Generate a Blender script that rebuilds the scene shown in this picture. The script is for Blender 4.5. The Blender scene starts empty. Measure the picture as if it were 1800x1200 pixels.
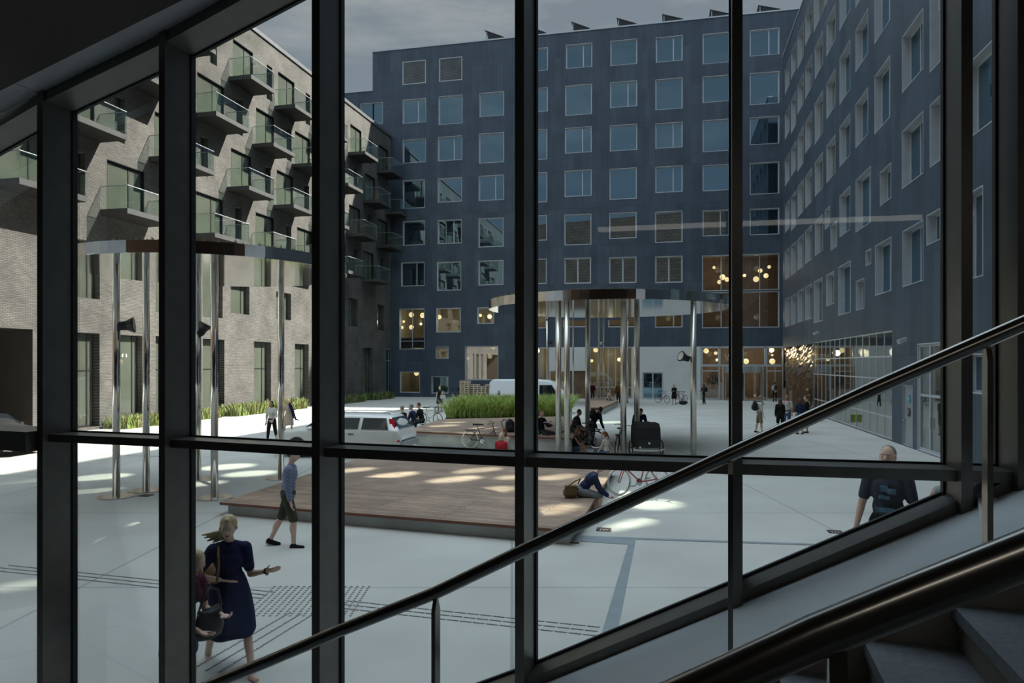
import bpy, math, random
from mathutils import Vector, Matrix
random.seed(7)
R = math.radians
# ------------------------------------------------------------------ camera, sky, sun
SC = bpy.context.scene
COL = SC.collection
F, HC, CX, HY = 1250.0, 3.2, 900.0, 640.0        # focal length in px of the 1800 px frame, eye height, horizon
cam = bpy.data.cameras.new('camera')
cam_o = bpy.data.objects.new('camera', cam); COL.objects.link(cam_o)
cam.sensor_width = 36; cam.lens = 36*F/1800; cam.shift_y = (HY-600)/1800
cam.clip_start = 0.03; cam.clip_end = 600
cam_o.location = (0, 0, HC); cam_o.rotation_euler = (R(90), 0, 0)
SC.camera = cam_o
SC.view_settings.view_transform = 'Standard'; SC.view_settings.look = 'None'
SC.view_settings.exposure = 0.13; SC.view_settings.gamma = 1.0; SC.view_settings.use_curve_mapping = False
SC.cycles.transparent_max_bounces = 24; SC.cycles.max_bounces = 8; SC.cycles.caustics_reflective = False; SC.cycles.caustics_refractive = False
SC.cycles.sample_clamp_indirect = 4
W = bpy.data.worlds.new('sky'); SC.world = W; W.use_nodes = True
def build_sky():
    nt = W.node_tree; nt.nodes.clear(); N = nt.nodes.new; L = nt.links.new
    tc = N('ShaderNodeTexCoord'); sp = N('ShaderNodeSeparateXYZ'); L(tc.outputs['Generated'], sp.inputs[0])
    ramp = N('ShaderNodeValToRGB'); L(sp.outputs['Z'], ramp.inputs[0])
    cr = ramp.color_ramp
    cr.elements[0].position = 0.0; cr.elements[0].color = (.22, .265, .32, 1)
    cr.elements[1].position = 1.0; cr.elements[1].color = (1.62, 1.92, 2.15, 1)
    e = cr.elements.new(.46); e.color = (.20, .235, .275, 1)
    e = cr.elements.new(.66); e.color = (.82, 1.02, 1.22, 1)
    mp = N('ShaderNodeMapping'); mp.inputs['Scale'].default_value = (2.2, 1.2, 9.0); mp.inputs['Rotation'].default_value = (0, R(22), 0); mp.inputs['Location'].default_value = (.35, 0, .3)
    L(tc.outputs['Generated'], mp.inputs[0])
    no = N('ShaderNodeTexNoise'); no.inputs['Scale'].default_value = 1.5; no.inputs['Detail'].default_value = 7; no.inputs['Roughness'].default_value = .62
    L(mp.outputs[0], no.inputs['Vector'])
    r2 = N('ShaderNodeValToRGB'); r2.color_ramp.elements[0].position = .47; r2.color_ramp.elements[1].position = .80
    r2.color_ramp.elements[0].color = (0, 0, 0, 1); r2.color_ramp.elements[1].color = (1, 1, 1, 1)
    L(no.outputs[0], r2.inputs[0])
    mx = N('ShaderNodeMix'); mx.data_type = 'RGBA'; mx.blend_type = 'ADD'
    L(r2.outputs[0], mx.inputs['Factor']); L(ramp.outputs[0], mx.inputs['A']); mx.inputs['B'].default_value = (.20, .18, .15, 1)
    bg = N('ShaderNodeBackground'); bg.inputs['Strength'].default_value = 1.0
    L(mx.outputs['Result'], bg.inputs['Color'])
    out = N('ShaderNodeOutputWorld'); L(bg.outputs[0], out.inputs[0])
build_sky()
SUN_TO = Vector((1.85, .48, 1.74)).normalized()
sun = bpy.data.lights.new('sun', 'SUN'); sun.energy = 13.5; sun.color = (1, .93, .82); sun.angle = R(.6)
sun_o = bpy.data.objects.new('sun', sun); COL.objects.link(sun_o)
sun_o.rotation_euler = (-SUN_TO).to_track_quat('-Z', 'Y').to_euler(); sun_o.location = (40, 20, 60)

strip_l = bpy.data.lights.new('stair_ceiling_lamp', 'AREA'); strip_l.shape = 'RECTANGLE'; strip_l.size = 5; strip_l.size_y = .10; strip_l.energy = 5.5; strip_l.color = (1, .96, .87)
strip_o = bpy.data.objects.new('stair_ceiling_lamp', strip_l); COL.objects.link(strip_o); strip_o.location = (1.0, -1.3, 5.1); strip_o.rotation_euler = (R(35), 0, R(-14))  # unseen strip light, added to draw a highlight along the near handrail
# ------------------------------------------------------------------ helpers
class MB:
    def __init__(s): s.v = []; s.f = []; s.m = []
    def add(s, vs, fs, mi=0):
        b = len(s.v); s.v += [tuple(p) for p in vs]
        for f in fs: s.f.append(tuple(b+i for i in f)); s.m.append(mi)
        return s
    def quad(s, a, b, c, d, mi=0): return s.add([a, b, c, d], [(0, 1, 2, 3)], mi)
    def hexa(s, p, mi=0):            # p[0..3] one ring, p[4..7] the opposite ring
        return s.add(p, [(0, 1, 2, 3), (7, 6, 5, 4), (0, 4, 5, 1), (1, 5, 6, 2), (2, 6, 7, 3), (3, 7, 4, 0)], mi)
    def box(s, x0, x1, y0, y1, z0, z1, mi=0):
        return s.hexa([(x0, y0, z0), (x0, y1, z0), (x1, y1, z0), (x1, y0, z0), (x0, y0, z1), (x0, y1, z1), (x1, y1, z1), (x1, y0, z1)], mi)
    def obox(s, c, u, w, hu, hw, z0, z1, mi=0):   # box round point c with half sizes along plan directions u, w
        c, u, w = Vector(c), Vector(u), Vector(w)
        r = [c-u*hu-w*hw, c-u*hu+w*hw, c+u*hu+w*hw, c+u*hu-w*hw]
        return s.hexa([(p.x, p.y, z0) for p in r]+[(p.x, p.y, z1) for p in r], mi)
    def tube(s, pts, r, seg=8, mi=0, closed=False):
        pts = [Vector(p) for p in pts]; n = len(pts)
        rs = r if isinstance(r, (list, tuple)) else [r]*n
        b = len(s.v); prev = None
        for i, p in enumerate(pts):
            if closed: t = pts[(i+1) % n]-pts[i-1]
            else: t = pts[min(i+1, n-1)]-pts[max(i-1, 0)]
            t = t.normalized() if t.length > 1e-9 else Vector((0, 0, 1))
            if prev is None:
                a = Vector((0, 0, 1)) if abs(t.z) < .9 else Vector((1, 0, 0))
                u = t.cross(a).normalized()
            else:
                u = (prev-t*prev.dot(t)); u = u.normalized() if u.length > 1e-6 else prev
            prev = u; w = t.cross(u)
            for k in range(seg):
                a = 2*math.pi*k/seg; q = p+(u*math.cos(a)+w*math.sin(a))*rs[i]; s.v.append(tuple(q))
        for i in range(n if closed else n-1):
            j = (i+1) % n
            for k in range(seg):
                l = (k+1) % seg
                s.f.append((b+i*seg+k, b+i*seg+l, b+j*seg+l, b+j*seg+k)); s.m.append(mi)
        if not closed:
            s.f.append(tuple(b+k for k in reversed(range(seg)))); s.m.append(mi)
            s.f.append(tuple(b+(n-1)*seg+k for k in range(seg))); s.m.append(mi)
        return s
    def lathe(s, prof, c=(0, 0, 0), seg=24, mi=0, M=None, sx=1, sy=1):
        b = len(s.v); c = Vector(c)
        for (r, z) in prof:
            for k in range(seg):
                a = 2*math.pi*k/seg; p = Vector((r*math.cos(a)*sx, r*math.sin(a)*sy, z))
                if M is not None: p = M @ p
                s.v.append(tuple(c+p))
        for i in range(len(prof)-1):
            for k in range(seg):
                l = (k+1) % seg
                s.f.append((b+i*seg+k, b+i*seg+l, b+(i+1)*seg+l, b+(i+1)*seg+k)); s.m.append(mi)
        s.f.append(tuple(b+k for k in reversed(range(seg)))); s.m.append(mi)
        s.f.append(tuple(b+(len(prof)-1)*seg+k for k in range(seg))); s.m.append(mi)
        return s
    def ball(s, c, r, seg=14, rings=8, M=None, mi=0):
        r = r if isinstance(r, (tuple, list)) else (r, r, r)
        prof = []
        b = len(s.v); c = Vector(c)
        for i in range(rings+1):
            th = math.pi*(i+.0)/rings; th = min(max(th, .02), math.pi-.02)
            for k in range(seg):
                a = 2*math.pi*k/seg
                p = Vector((r[0]*math.sin(th)*math.cos(a), r[1]*math.sin(th)*math.sin(a), -r[2]*math.cos(th)))
                if M is not None: p = M @ p
                s.v.append(tuple(c+p))
        for i in range(rings):
            for k in range(seg):
                l = (k+1) % seg
                s.f.append((b+i*seg+k, b+i*seg+l, b+(i+1)*seg+l, b+(i+1)*seg+k)); s.m.append(mi)
        s.f.append(tuple(b+k for k in reversed(range(seg)))); s.m.append(mi)
        s.f.append(tuple(b+rings*seg+k for k in range(seg))); s.m.append(mi)
        return s
    def cap(s, a, ra, b_, rb, seg=12):   # tapered capsule, closed
        a, b_ = Vector(a), Vector(b_); d = b_-a; L = d.length
        if L < 1e-6: return s.ball(a, ra)
        M = d.to_track_quat('Z', 'Y').to_matrix()
        prof = [(max(ra*math.cos(t), .0005), ra*math.sin(t)) for t in [R(-88), R(-60), R(-30), 0]]
        prof += [(max(rb*math.cos(t), .0005), L+rb*math.sin(t)) for t in [0, R(30), R(60), R(88)]]
        return s.lathe(prof, a, seg, M=M)
    def build(s, name, mats, parent=None, smooth=False):
        me = bpy.data.meshes.new(name); me.from_pydata(s.v, [], s.f)
        mats = mats if isinstance(mats, (list, tuple)) else [mats]
        for m in mats: me.materials.append(m)
        if len(mats) > 1: me.polygons.foreach_set('material_index', s.m)
        if smooth: me.polygons.foreach_set('use_smooth', [True]*len(me.polygons))
        me.update()
        o = bpy.data.objects.new(name, me); COL.objects.link(o)
        if parent is not None: o.parent = parent
        return o
def tag(o, label=None, cat=None, group=None, kind=None):
    if label: o['label'] = label
    if cat: o['category'] = cat
    if group: o['group'] = group
    if kind: o['kind'] = kind
    return o
def empty(name, loc, rz=0):
    o = bpy.data.objects.new(name, None); COL.objects.link(o); o.location = loc; o.rotation_euler = (0, 0, rz); o.empty_display_size = .2
    return o
def copy_tree(o, parent=None):
    c = o.copy(); COL.objects.link(c); c.parent = parent
    for ch in list(o.children): copy_tree(ch, c)
    return c
def at(px, Y): return (px-CX)/F*Y
def gy(py, z=0): return F*(HC-z)/(py-HY)
def G(px, py, z=0.0):                 # point at height z under a pixel
    Y = gy(py, z); return Vector((at(px, Y), Y, z))
def zpx(py, Y): return HC-(py-HY)/F*Y
# ------------------------------------------------------------------ materials
def nodes(name):
    m = bpy.data.materials.new(name); m.use_nodes = True; nt = m.node_tree
    b = nt.nodes['Principled BSDF']
    return m, nt, b
def mat(name, col, rough=.6, metal=0, vary=.12, scale=8, spec=.5, bump=0, emit=None, es=1):
    m, nt, b = nodes(name); N = nt.nodes.new; L = nt.links.new
    b.inputs['Roughness'].default_value = rough; b.inputs['Metallic'].default_value = metal; b.inputs['Specular IOR Level'].default_value = spec
    tc = N('ShaderNodeTexCoord'); no = N('ShaderNodeTexNoise'); no.inputs['Scale'].default_value = scale; no.inputs['Detail'].default_value = 5
    L(tc.outputs['Object'], no.inputs['Vector'])
    rp = N('ShaderNodeValToRGB'); rp.color_ramp.elements[0].position = .3; rp.color_ramp.elements[1].position = .7
    rp.color_ramp.elements[0].color = tuple(c*(1-vary) for c in col)+(1,); rp.color_ramp.elements[1].color = tuple(min(1, c*(1+vary)) for c in col)+(1,)
    L(no.outputs[0], rp.inputs[0]); L(rp.outputs[0], b.inputs['Base Color'])
    if bump:
        bp = N('ShaderNodeBump'); bp.inputs['Strength'].default_value = bump; bp.inputs['Distance'].default_value = .02
        L(no.outputs[0], bp.inputs['Height']); L(bp.outputs[0], b.inputs['Normal'])
    if emit: b.inputs['Emission Color'].default_value = tuple(emit)+(1,); b.inputs['Emission Strength'].default_value = es
    return m
def brick_nodes(nt, axes, w, h, mortar, c1, c2, cm, offset=.5):
    N = nt.nodes.new; L = nt.links.new
    tc = N('ShaderNodeTexCoord'); sp = N('ShaderNodeSeparateXYZ'); cb = N('ShaderNodeCombineXYZ')
    L(tc.outputs['Object'], sp.inputs[0]); L(sp.outputs[axes[0]], cb.inputs[0]); L(sp.outputs[axes[1]], cb.inputs[1])
    br = N('ShaderNodeTexBrick'); L(cb.outputs[0], br.inputs['Vector'])
    br.offset = offset; br.inputs['Scale'].default_value = 1; br.inputs['Brick Width'].default_value = w; br.inputs['Row Height'].default_value = h
    br.inputs['Mortar Size'].default_value = mortar; br.inputs['Mortar Smooth'].default_value = .1; br.inputs['Bias'].default_value = 0
    br.inputs['Color1'].default_value = c1+(1,); br.inputs['Color2'].default_value = c2+(1,); br.inputs['Mortar'].default_value = cm+(1,)
    return br, tc, cb
def brick_mat(name, axes, w, h, mortar, c1, c2, cm, rough=.8, bump=.5, offset=.5, noise=.25, nscale=.7, spec=.3):
    m, nt, b = nodes(name); N = nt.nodes.new; L = nt.links.new
    br, tc, cb = brick_nodes(nt, axes, w, h, mortar, c1, c2, cm, offset)
    no = N('ShaderNodeTexNoise'); no.inputs['Scale'].default_value = nscale; no.inputs['Detail'].default_value = 6; L(tc.outputs['Object'], no.inputs['Vector'])
    mr = N('ShaderNodeMapRange'); mr.inputs['From Min'].default_value = .3; mr.inputs['From Max'].default_value = .7
    mr.inputs['To Min'].default_value = 1-noise; mr.inputs['To Max'].default_value = 1+noise; L(no.outputs[0], mr.inputs['Value'])
    mx = N('ShaderNodeMix'); mx.data_type = 'RGBA'; mx.blend_type = 'MULTIPLY'; mx.inputs['Factor'].default_value = 1
    L(br.outputs['Color'], mx.inputs['A']); L(mr.outputs[0], mx.inputs['B']); L(mx.outputs['Result'], b.inputs['Base Color'])
    b.inputs['Roughness'].default_value = rough; b.inputs['Specular IOR Level'].default_value = spec
    if bump:
        bp = N('ShaderNodeBump'); bp.inputs['Strength'].default_value = bump; bp.inputs['Distance'].default_value = .01; bp.invert = True
        L(br.outputs['Fac'], bp.inputs['Height']); L(bp.outputs[0], b.inputs['Normal'])
    return m
def glass(name, tint=(.95, .97, .96), refl=.08, rough=.0, base=None, base_fac=0.0, gcol=(1, 1, 1), slope=.6):
    """thin architectural glass: mostly clear, with a mirror share that grows at grazing angles; base adds a dim film (opaque share)"""
    m = bpy.data.materials.new(name); m.use_nodes = True; nt = m.node_tree; nt.nodes.clear(); N = nt.nodes.new; L = nt.links.new
    tr = N('ShaderNodeBsdfTransparent'); tr.inputs[0].default_value = tint+(1,)
    gl = N('ShaderNodeBsdfGlossy'); gl.inputs['Roughness'].default_value = rough; gl.inputs['Color'].default_value = gcol+(1,)
    lw = N('ShaderNodeLayerWeight'); lw.inputs['Blend'].default_value = .25
    mr = N('ShaderNodeMapRange'); mr.inputs['To Min'].default_value = refl; mr.inputs['To Max'].default_value = min(1, refl+slope); L(lw.outputs['Fresnel'], mr.inputs['Value'])
    body = tr
    if base is not None:
        di = N('ShaderNodeBsdfDiffuse')
        no = N('ShaderNodeTexNoise'); no.inputs['Scale'].default_value = .8; tc = N('ShaderNodeTexCoord'); L(tc.outputs['Object'], no.inputs['Vector'])
        rp = N('ShaderNodeValToRGB'); rp.color_ramp.elements[0].color = tuple(c*.75 for c in base)+(1,); rp.color_ramp.elements[1].color = tuple(c*1.25 for c in base)+(1,)
        L(no.outputs[0], rp.inputs[0]); L(rp.outputs[0], di.inputs[0])
        ms = N('ShaderNodeMixShader'); ms.inputs[0].default_value = base_fac; L(tr.outputs[0], ms.inputs[1]); L(di.outputs[0], ms.inputs[2]); body = ms
    m2 = N('ShaderNodeMixShader'); L(mr.outputs[0], m2.inputs[0]); L(body.outputs[0], m2.inputs[1]); L(gl.outputs[0], m2.inputs[2])
    o = N('ShaderNodeOutputMaterial'); L(m2.outputs[0], o.inputs[0])
    return m
M = {}
M['brick'] = brick_mat('grey_brick', 'XZ', .24, .074, .011, (.110, .107, .101), (.152, .147, .139), (.040, .039, .038), .85, .6)
M['blue'] = brick_mat('blue_ribbed_cladding', 'XZ', .62, 3.55, .012, (.050, .072, .103), (.068, .093, .126), (.030, .043, .062), .5, .4, offset=.37, noise=.20, nscale=.5, spec=.4)
M['ownbrick'] = brick_mat('brown_brick', 'XZ', 1.2, .55, .05, (.12, .072, .052), (.15, .092, .067), (.05, .038, .03), .85, .2)
M['pave'] = brick_mat('concrete_paving', 'XY', 6.2, 5.1, .022, (.525, .525, .49), (.545, .54, .505), (.35, .36, .345), .75, .1, offset=.0, noise=.09, nscale=.55)
M['pave_dark'] = mat('darker_paving', (.25, .29, .31), .7, vary=.1, scale=3)
M['tactile'] = mat('grey_tactile_rib', (.40, .41, .40), .7, vary=.06)
M['conc'] = mat('concrete', (.42, .44, .41), .8, vary=.18, scale=1.6, bump=.15)
M['white'] = mat('white_plaster', (.62, .63, .62), .6, vary=.05, scale=2)
M['render'] = mat('pale_render', (.66, .68, .67), .7, vary=.05, scale=.8)
M['alu'] = mat('pale_aluminium', (.52, .56, .60), .4, .25, vary=.05, scale=3)
M['alu2'] = mat('grey_aluminium', (.36, .39, .41), .4, .3, vary=.05, scale=3)
M['dark'] = mat('dark_metal', (.022, .023, .025), .45, .3, vary=.15, scale=5)
M['coping'] = mat('zinc_coping', (.16, .17, .18), .45, .5, vary=.1, scale=3)
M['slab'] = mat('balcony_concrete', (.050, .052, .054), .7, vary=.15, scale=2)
M['soffit'] = mat('balcony_soffit', (.014, .012, .010), .8, vary=.1, scale=2)  # near black colour carries the shade under the balcony slabs
M['wood'] = brick_mat('deck_boards', 'XY', 3.4, .118, .007, (.30, .205, .15), (.42, .31, .235), (.05, .035, .028), .6, .3, noise=.22, nscale=1.5)
M['woodedge'] = mat('red_brown_timber', (.17, .06, .035), .5, vary=.2, scale=6)
M['steel'] = mat('mirror_steel', (.66, .64, .60), .10, 1.0, vary=.04, scale=3)
M['mirror'] = mat('mirror_soffit', (.70, .71, .70), .06, 1.0, vary=.03, scale=1.2, bump=.06)
M['brush'] = mat('brushed_steel', (.46, .43, .39), .22, 1.0, vary=.06, scale=14)
M['mull'] = mat('anodised_bronze_metal', (.16, .15, .133), .36, .45, vary=.1, scale=7)
M['gasket'] = mat('black_rubber', (.008, .008, .009), .6, vary=.1)
M['ledge'] = mat('white_painted_ledge', (.74, .80, .83), .5, vary=.04, scale=2)
M['tread'] = mat('grey_terrazzo', (.27, .30, .33), .55, vary=.15, scale=40)
M['riser'] = mat('beige_riser', (.33, .30, .26), .6, vary=.08, scale=10)
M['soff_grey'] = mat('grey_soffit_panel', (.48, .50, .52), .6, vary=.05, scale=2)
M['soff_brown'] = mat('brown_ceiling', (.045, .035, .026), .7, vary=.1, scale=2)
M['inwall'] = mat('interior_wall_dark', (.10, .095, .09), .8, vary=.05, scale=2)
M['cw_glass'] = glass('curtain_wall_glass', (.965, .98, .975), .004, slope=.30)
M['guard'] = glass('guard_glass', (.90, .95, .925), .02, slope=.30)
M['win_blue'] = glass('coated_window_glass', (.5, .5, .5), .34, base=(.020, .030, .038), base_fac=1.0, gcol=(.52, .80, 1))
M['win_green'] = glass('flat_window_glass', (.5, .5, .5), .16, base=(.085, .098, .078), base_fac=1.0)
M['win_shop'] = glass('reflecting_shop_glass', (.8, .83, .81), .22, slope=.45)
M['win_mirror'] = glass('mirroring_window_glass', (.6, .62, .6), .52)
M['polesteel'] = mat('satin_steel_pole', (.74, .70, .63), .24, .9, vary=.05, scale=4)
M['win_clear'] = glass('clear_shop_glass', (.90, .93, .91), .10)
M['louvre'] = brick_mat('grey_louvre', 'XZ', 40, .11, .03, (.14, .15, .155), (.15, .16, .165), (.05, .055, .06), .5, .6)
M['room'] = mat('warm_room_paint', (.25, .215, .145), .8, vary=.15, scale=.6)
M['roomwood'] = mat('brown_wood_panel', (.155, .10, .06), .6, vary=.25, scale=1.2)
M['shopwall'] = mat('shop_interior_wall', (.20, .20, .19), .7, vary=.3, scale=.7)
M['roomfloor'] = mat('room_floor', (.14, .11, .085), .6, vary=.2, scale=1)
M['globe'] = mat('lit_globe', (.9, .8, .6), .5, vary=.02, emit=(1.0, .74, .38), es=1.25)
M['gold'] = mat('gold_mirror_panel', (.46, .31, .12), .08, 1.0, vary=.2, scale=11, bump=.3)
M['black'] = mat('black_fabric', (.012, .012, .014), .8, vary=.2, scale=20)
M['blackplastic'] = mat('black_plastic', (.015, .015, .016), .4, vary=.1)
M['rubber'] = mat('tyre_rubber', (.012, .012, .012), .7, vary=.1)
M['whiterubber'] = mat('pale_tyre', (.55, .54, .50), .6, vary=.08)
M['chrome'] = mat('chrome', (.6, .6, .6), .15, 1.0, vary=.03)
M['silver'] = mat('silver_car_paint', (.78, .78, .75), .25, .15, vary=.02, scale=2)
M['vanwhite'] = mat('white_van_paint', (.66, .70, .72), .3, vary=.02, scale=2)
M['darkcar'] = mat('dark_car_paint', (.03, .032, .035), .2, .3, vary=.03)
M['carglass'] = glass('tinted_car_glass', (.3, .3, .3), .12, base=(.012, .016, .02), base_fac=1.0)
M['redlens'] = mat('red_lamp_lens', (.50, .012, .02), .2, vary=.1)
M['rust'] = mat('rusty_iron', (.10, .06, .05), .7, vary=.25, scale=12)
M['pallet'] = mat('pallet_wood', (.58, .48, .36), .8, vary=.25, scale=6)
M['leafbright'] = mat('bright_grass_blades', (.42, .52, .13), .6, vary=.35, scale=3)
M['leaf'] = mat('green_grass_blades', (.23, .34, .08), .6, vary=.4, scale=3)
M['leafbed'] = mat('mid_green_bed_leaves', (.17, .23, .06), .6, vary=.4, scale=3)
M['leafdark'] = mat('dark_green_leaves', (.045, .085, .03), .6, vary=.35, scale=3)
M['leafdry'] = mat('dry_grass_blades', (.22, .20, .09), .7, vary=.35, scale=3)
M['soil'] = mat('dark_soil', (.05, .04, .03), .9, vary=.3, scale=6)
M['print'] = mat('faded_blue_print', (.08, .17, .24), .8, vary=.5, scale=14)
M['cyan'] = mat('cyan_sign', (.03, .30, .42), .5, vary=.03)
M['whitesign'] = mat('white_sign', (.75, .76, .76), .5, vary=.02)
M['lamp_on'] = mat('lit_lamp', (.9, .85, .7), .4, emit=(1, .85, .6), es=3)
def cloth(name, col, rough=.85, vary=.15, scale=25): return mat(name, col, rough, 0, vary, scale, .2)
# ------------------------------------------------------------------ the plaza floor
b = MB(); b.quad((-60, 4.5, 0), (45, 4.5, 0), (45, 95, 0), (-60, 95, 0))
tag(b.build('floor_plaza', M['pave']), kind='structure')
# ------------------------------------------------------------------ glazed stair wall we look through
YT = [(-60, 115), (65, 122.5), (279, 131.5), (548, 146), (905, 162.5), (1287, 174.5), (1690, 186), (1800, 189.5), (2000, 195)]
SCL = 715.0
def yfront(px):
    for (a, ya), (c, yc) in zip(YT, YT[1:]):
        if px <= c or c == 2000:
            return SCL/(ya+(yc-ya)*(px-a)/(c-a))-.06
NRM = Vector((.27, .963, 0)); TAN = Vector((.963, -.27, 0))
HT = 124.0/F*SCL/124.0                   # drop of the transom below the eye
FRONT = [Vector((at(p, yfront(p)), yfront(p), 0)) for p, _ in YT]
FRONT.insert(0, FRONT[0]+(FRONT[0]-FRONT[1])*2)
def on_wall(px, D):                     # plan point on the wall line pushed outwards by D, under pixel column px
    t = (px-CX)/F
    best = None
    for a, c in zip(FRONT, FRONT[1:]):
        a, c = a+NRM*D, c+NRM*D; d = c-a
        den = d.x-t*d.y
        if abs(den) < 1e-9: continue
        k = (t*a.y-a.x)/den
        p = a+d*k
        if p.y > 0 and -1e-3 <= k <= 1.001: return p
        if p.y > 0 and (best is None or abs(k-.5) < best[0]): best = (abs(k-.5), p)
    return best[1]
def wallpt(px, py, D):
    p = on_wall(px, D); return Vector((p.x, p.y, zpx(py, p.y)))
HEADG = [wallpt(0, 271, .3), wallpt(63, 235, .3), wallpt(130, 201.7, .3), wallpt(282, 120, .3), wallpt(340, 93, .3), wallpt(540, 0, .3)]
SILLG = [wallpt(847, 1200, .3), wallpt(937, 1164, .3), wallpt(1200, 1057, .3), wallpt(1303, 1013, .3), wallpt(1657, 865, .3)]
def lin(pts):
    n = len(pts); mx = sum(p.x for p in pts)/n; mz = sum(p.z for p in pts)/n
    k = sum((p.x-mx)*(p.z-mz) for p in pts)/sum((p.x-mx)**2 for p in pts); return k, mz-k*mx
HK, H0 = lin(HEADG); SK, S0 = lin(SILLG)
headz = lambda x: HK*x+H0
sillz = lambda x: max(SK*x+S0, -.1)
MULL = [(-150, -141), (65, 75), (279, 290), (548, 562), (905, 921), (1287, 1305), (1690, 1710), (1789, 1815)]
MP = []
for i, (a, c) in enumerate(MULL):
    p0, p1 = on_wall(a, 0), on_wall(c, 0)
    u = (p1-p0); w = u.length; u.normalize(); MP.append((p0, p1, u))
    zt = headz((p0.x+p1.x)/2)+.12; zb = max(sillz((p0.x+p1.x)/2)-.14, -.1)
    b = MB(); q0, q1 = p0+NRM*.27, p1+NRM*.27
    b.hexa([(p0.x, p0.y, zb), (q0.x, q0.y, zb), (q1.x, q1.y, zb), (p1.x, p1.y, zb), (p0.x, p0.y, zt), (q0.x, q0.y, zt), (q1.x, q1.y, zt), (p1.x, p1.y, zt)])
    g0, g1 = p0+NRM*.27-u*.012, p1+NRM*.27+u*.012; h0, h1 = g0+NRM*.05, g1+NRM*.05
    b.hexa([(g0.x, g0.y, zb), (h0.x, h0.y, zb), (h1.x, h1.y, zb), (g1.x, g1.y, zb), (g0.x, g0.y, zt), (h0.x, h0.y, zt), (h1.x, h1.y, zt), (g1.x, g1.y, zt)], 1)
    tag(b.build('trim_%d' % (i+1), [M['mull'], M['gasket']]), kind='structure')
TZ = HC-HT
def strip(a, c, d0, d1, z0a, z1a, z0c, z1c, b, mi=0):     # a bar between plan points a and c, from depth d0 to d1
    p = [a+NRM*d0, a+NRM*d1, c+NRM*d1, c+NRM*d0]
    za, zc = (z0a, z1a), (z0c, z1c)
    b.hexa([(p[0].x, p[0].y, za[0]), (p[1].x, p[1].y, za[0]), (p[2].x, p[2].y, zc[0]), (p[3].x, p[3].y, zc[0]),
            (p[0].x, p[0].y, za[1]), (p[1].x, p[1].y, za[1]), (p[2].x, p[2].y, zc[1]), (p[3].x, p[3].y, zc[1])], mi)
for i in range(len(MP)-1):
    a, c = MP[i][1], MP[i+1][0]
    b = MB(); zz = 0.0
    if i == 0: strip(a, c, -.10, .30, TZ-.13, TZ+.03, TZ-.13, TZ+.03, b)
    else: strip(a, c, .06, .28, TZ-.062, TZ, TZ-.062, TZ, b)
    strip(a, c, .28, .30, TZ-.05, TZ+.012, TZ-.05, TZ+.012, b, 1)
    o = tag(b.build('trim_transom_%d' % (i+1), [M['mull'], M['gasket']]), kind='structure')
    m = b = MB()                           # sloping sill and head of the bay
    xa, xc = a.x+.08, c.x+.08
    strip(a, c, .06, .29, sillz(xa)-.10, sillz(xa)-.012, sillz(xc)-.10, sillz(xc)-.012, b)
    strip(a, c, .29, .32, sillz(xa)-.02, sillz(xa)+.006, sillz(xc)-.02, sillz(xc)+.006, b, 1)
    if sillz(xc) > 0: tag(b.build('trim_sill_%d' % (i+1), [M['mull'], M['gasket']]), kind='structure')
    b = MB(); strip(a, c, .02, .29, headz(xa), headz(xa)+.10, headz(xc), headz(xc)+.10, b)
    strip(a, c, .29, .32, headz(xa)-.012, headz(xa)+.02, headz(xc)-.012, headz(xc)+.02, b, 1)
    tag(b.build('trim_head_%d' % (i+1), [M['mull'], M['gasket']]), kind='structure')
    b = MB(); strip(a, c, .296, .304, max(sillz(xa), 0), headz(xa), max(sillz(xc), 0), headz(xc), b)
    tag(b.build('window_%d' % (i+1), M['cw_glass']), kind='structure')
# sloping soffit inside the wall head, darker ceiling beyond it, enclosing room
A, Cc = MP[0][0]-TAN*1.2, MP[-1][1]+TAN*.5
def sloped(a, c, d0, d1, off, th, m, name):
    b = MB(); strip(a, c, d0, d1, headz(a.x)+off, headz(a.x)+off+th, headz(c.x)+off, headz(c.x)+off+th, b)
    tag(b.build(name, m), kind='structure')
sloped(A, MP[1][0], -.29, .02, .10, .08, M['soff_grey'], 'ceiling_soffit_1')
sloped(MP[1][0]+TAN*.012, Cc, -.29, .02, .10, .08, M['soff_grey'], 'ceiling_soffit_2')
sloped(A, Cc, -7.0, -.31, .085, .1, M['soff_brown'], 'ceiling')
b = MB(); b.box(-8, 7, -3.2, -3.0, -.2, 8); tag(b.build('wall_back', M['inwall']), kind='structure')
b = MB(); b.box(4.2, 4.4, -3, 3.2, -.2, 9); tag(b.build('wall_right', M['inwall']), kind='structure')
b = MB(); b.box(-8.2, -8.0, -3, 7.0, -.2, 8); tag(b.build('wall_left', M['inwall']), kind='structure')
b = MB(); b.box(-8, 4.2, -3, 4.3, -.25, -.05); tag(b.build('floor', M['tread']), kind='structure')
# the upper floors of our own building, seen only as a reflection in the windows opposite
b = MB(); b.box(-26, 14, -14, -3.3, -.1, 30); b.box(-26, 14, -14, 3.4, 10.2, 30); o = b.build('wall_own_building', M['ownbrick']); tag(o, kind='structure')
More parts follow.
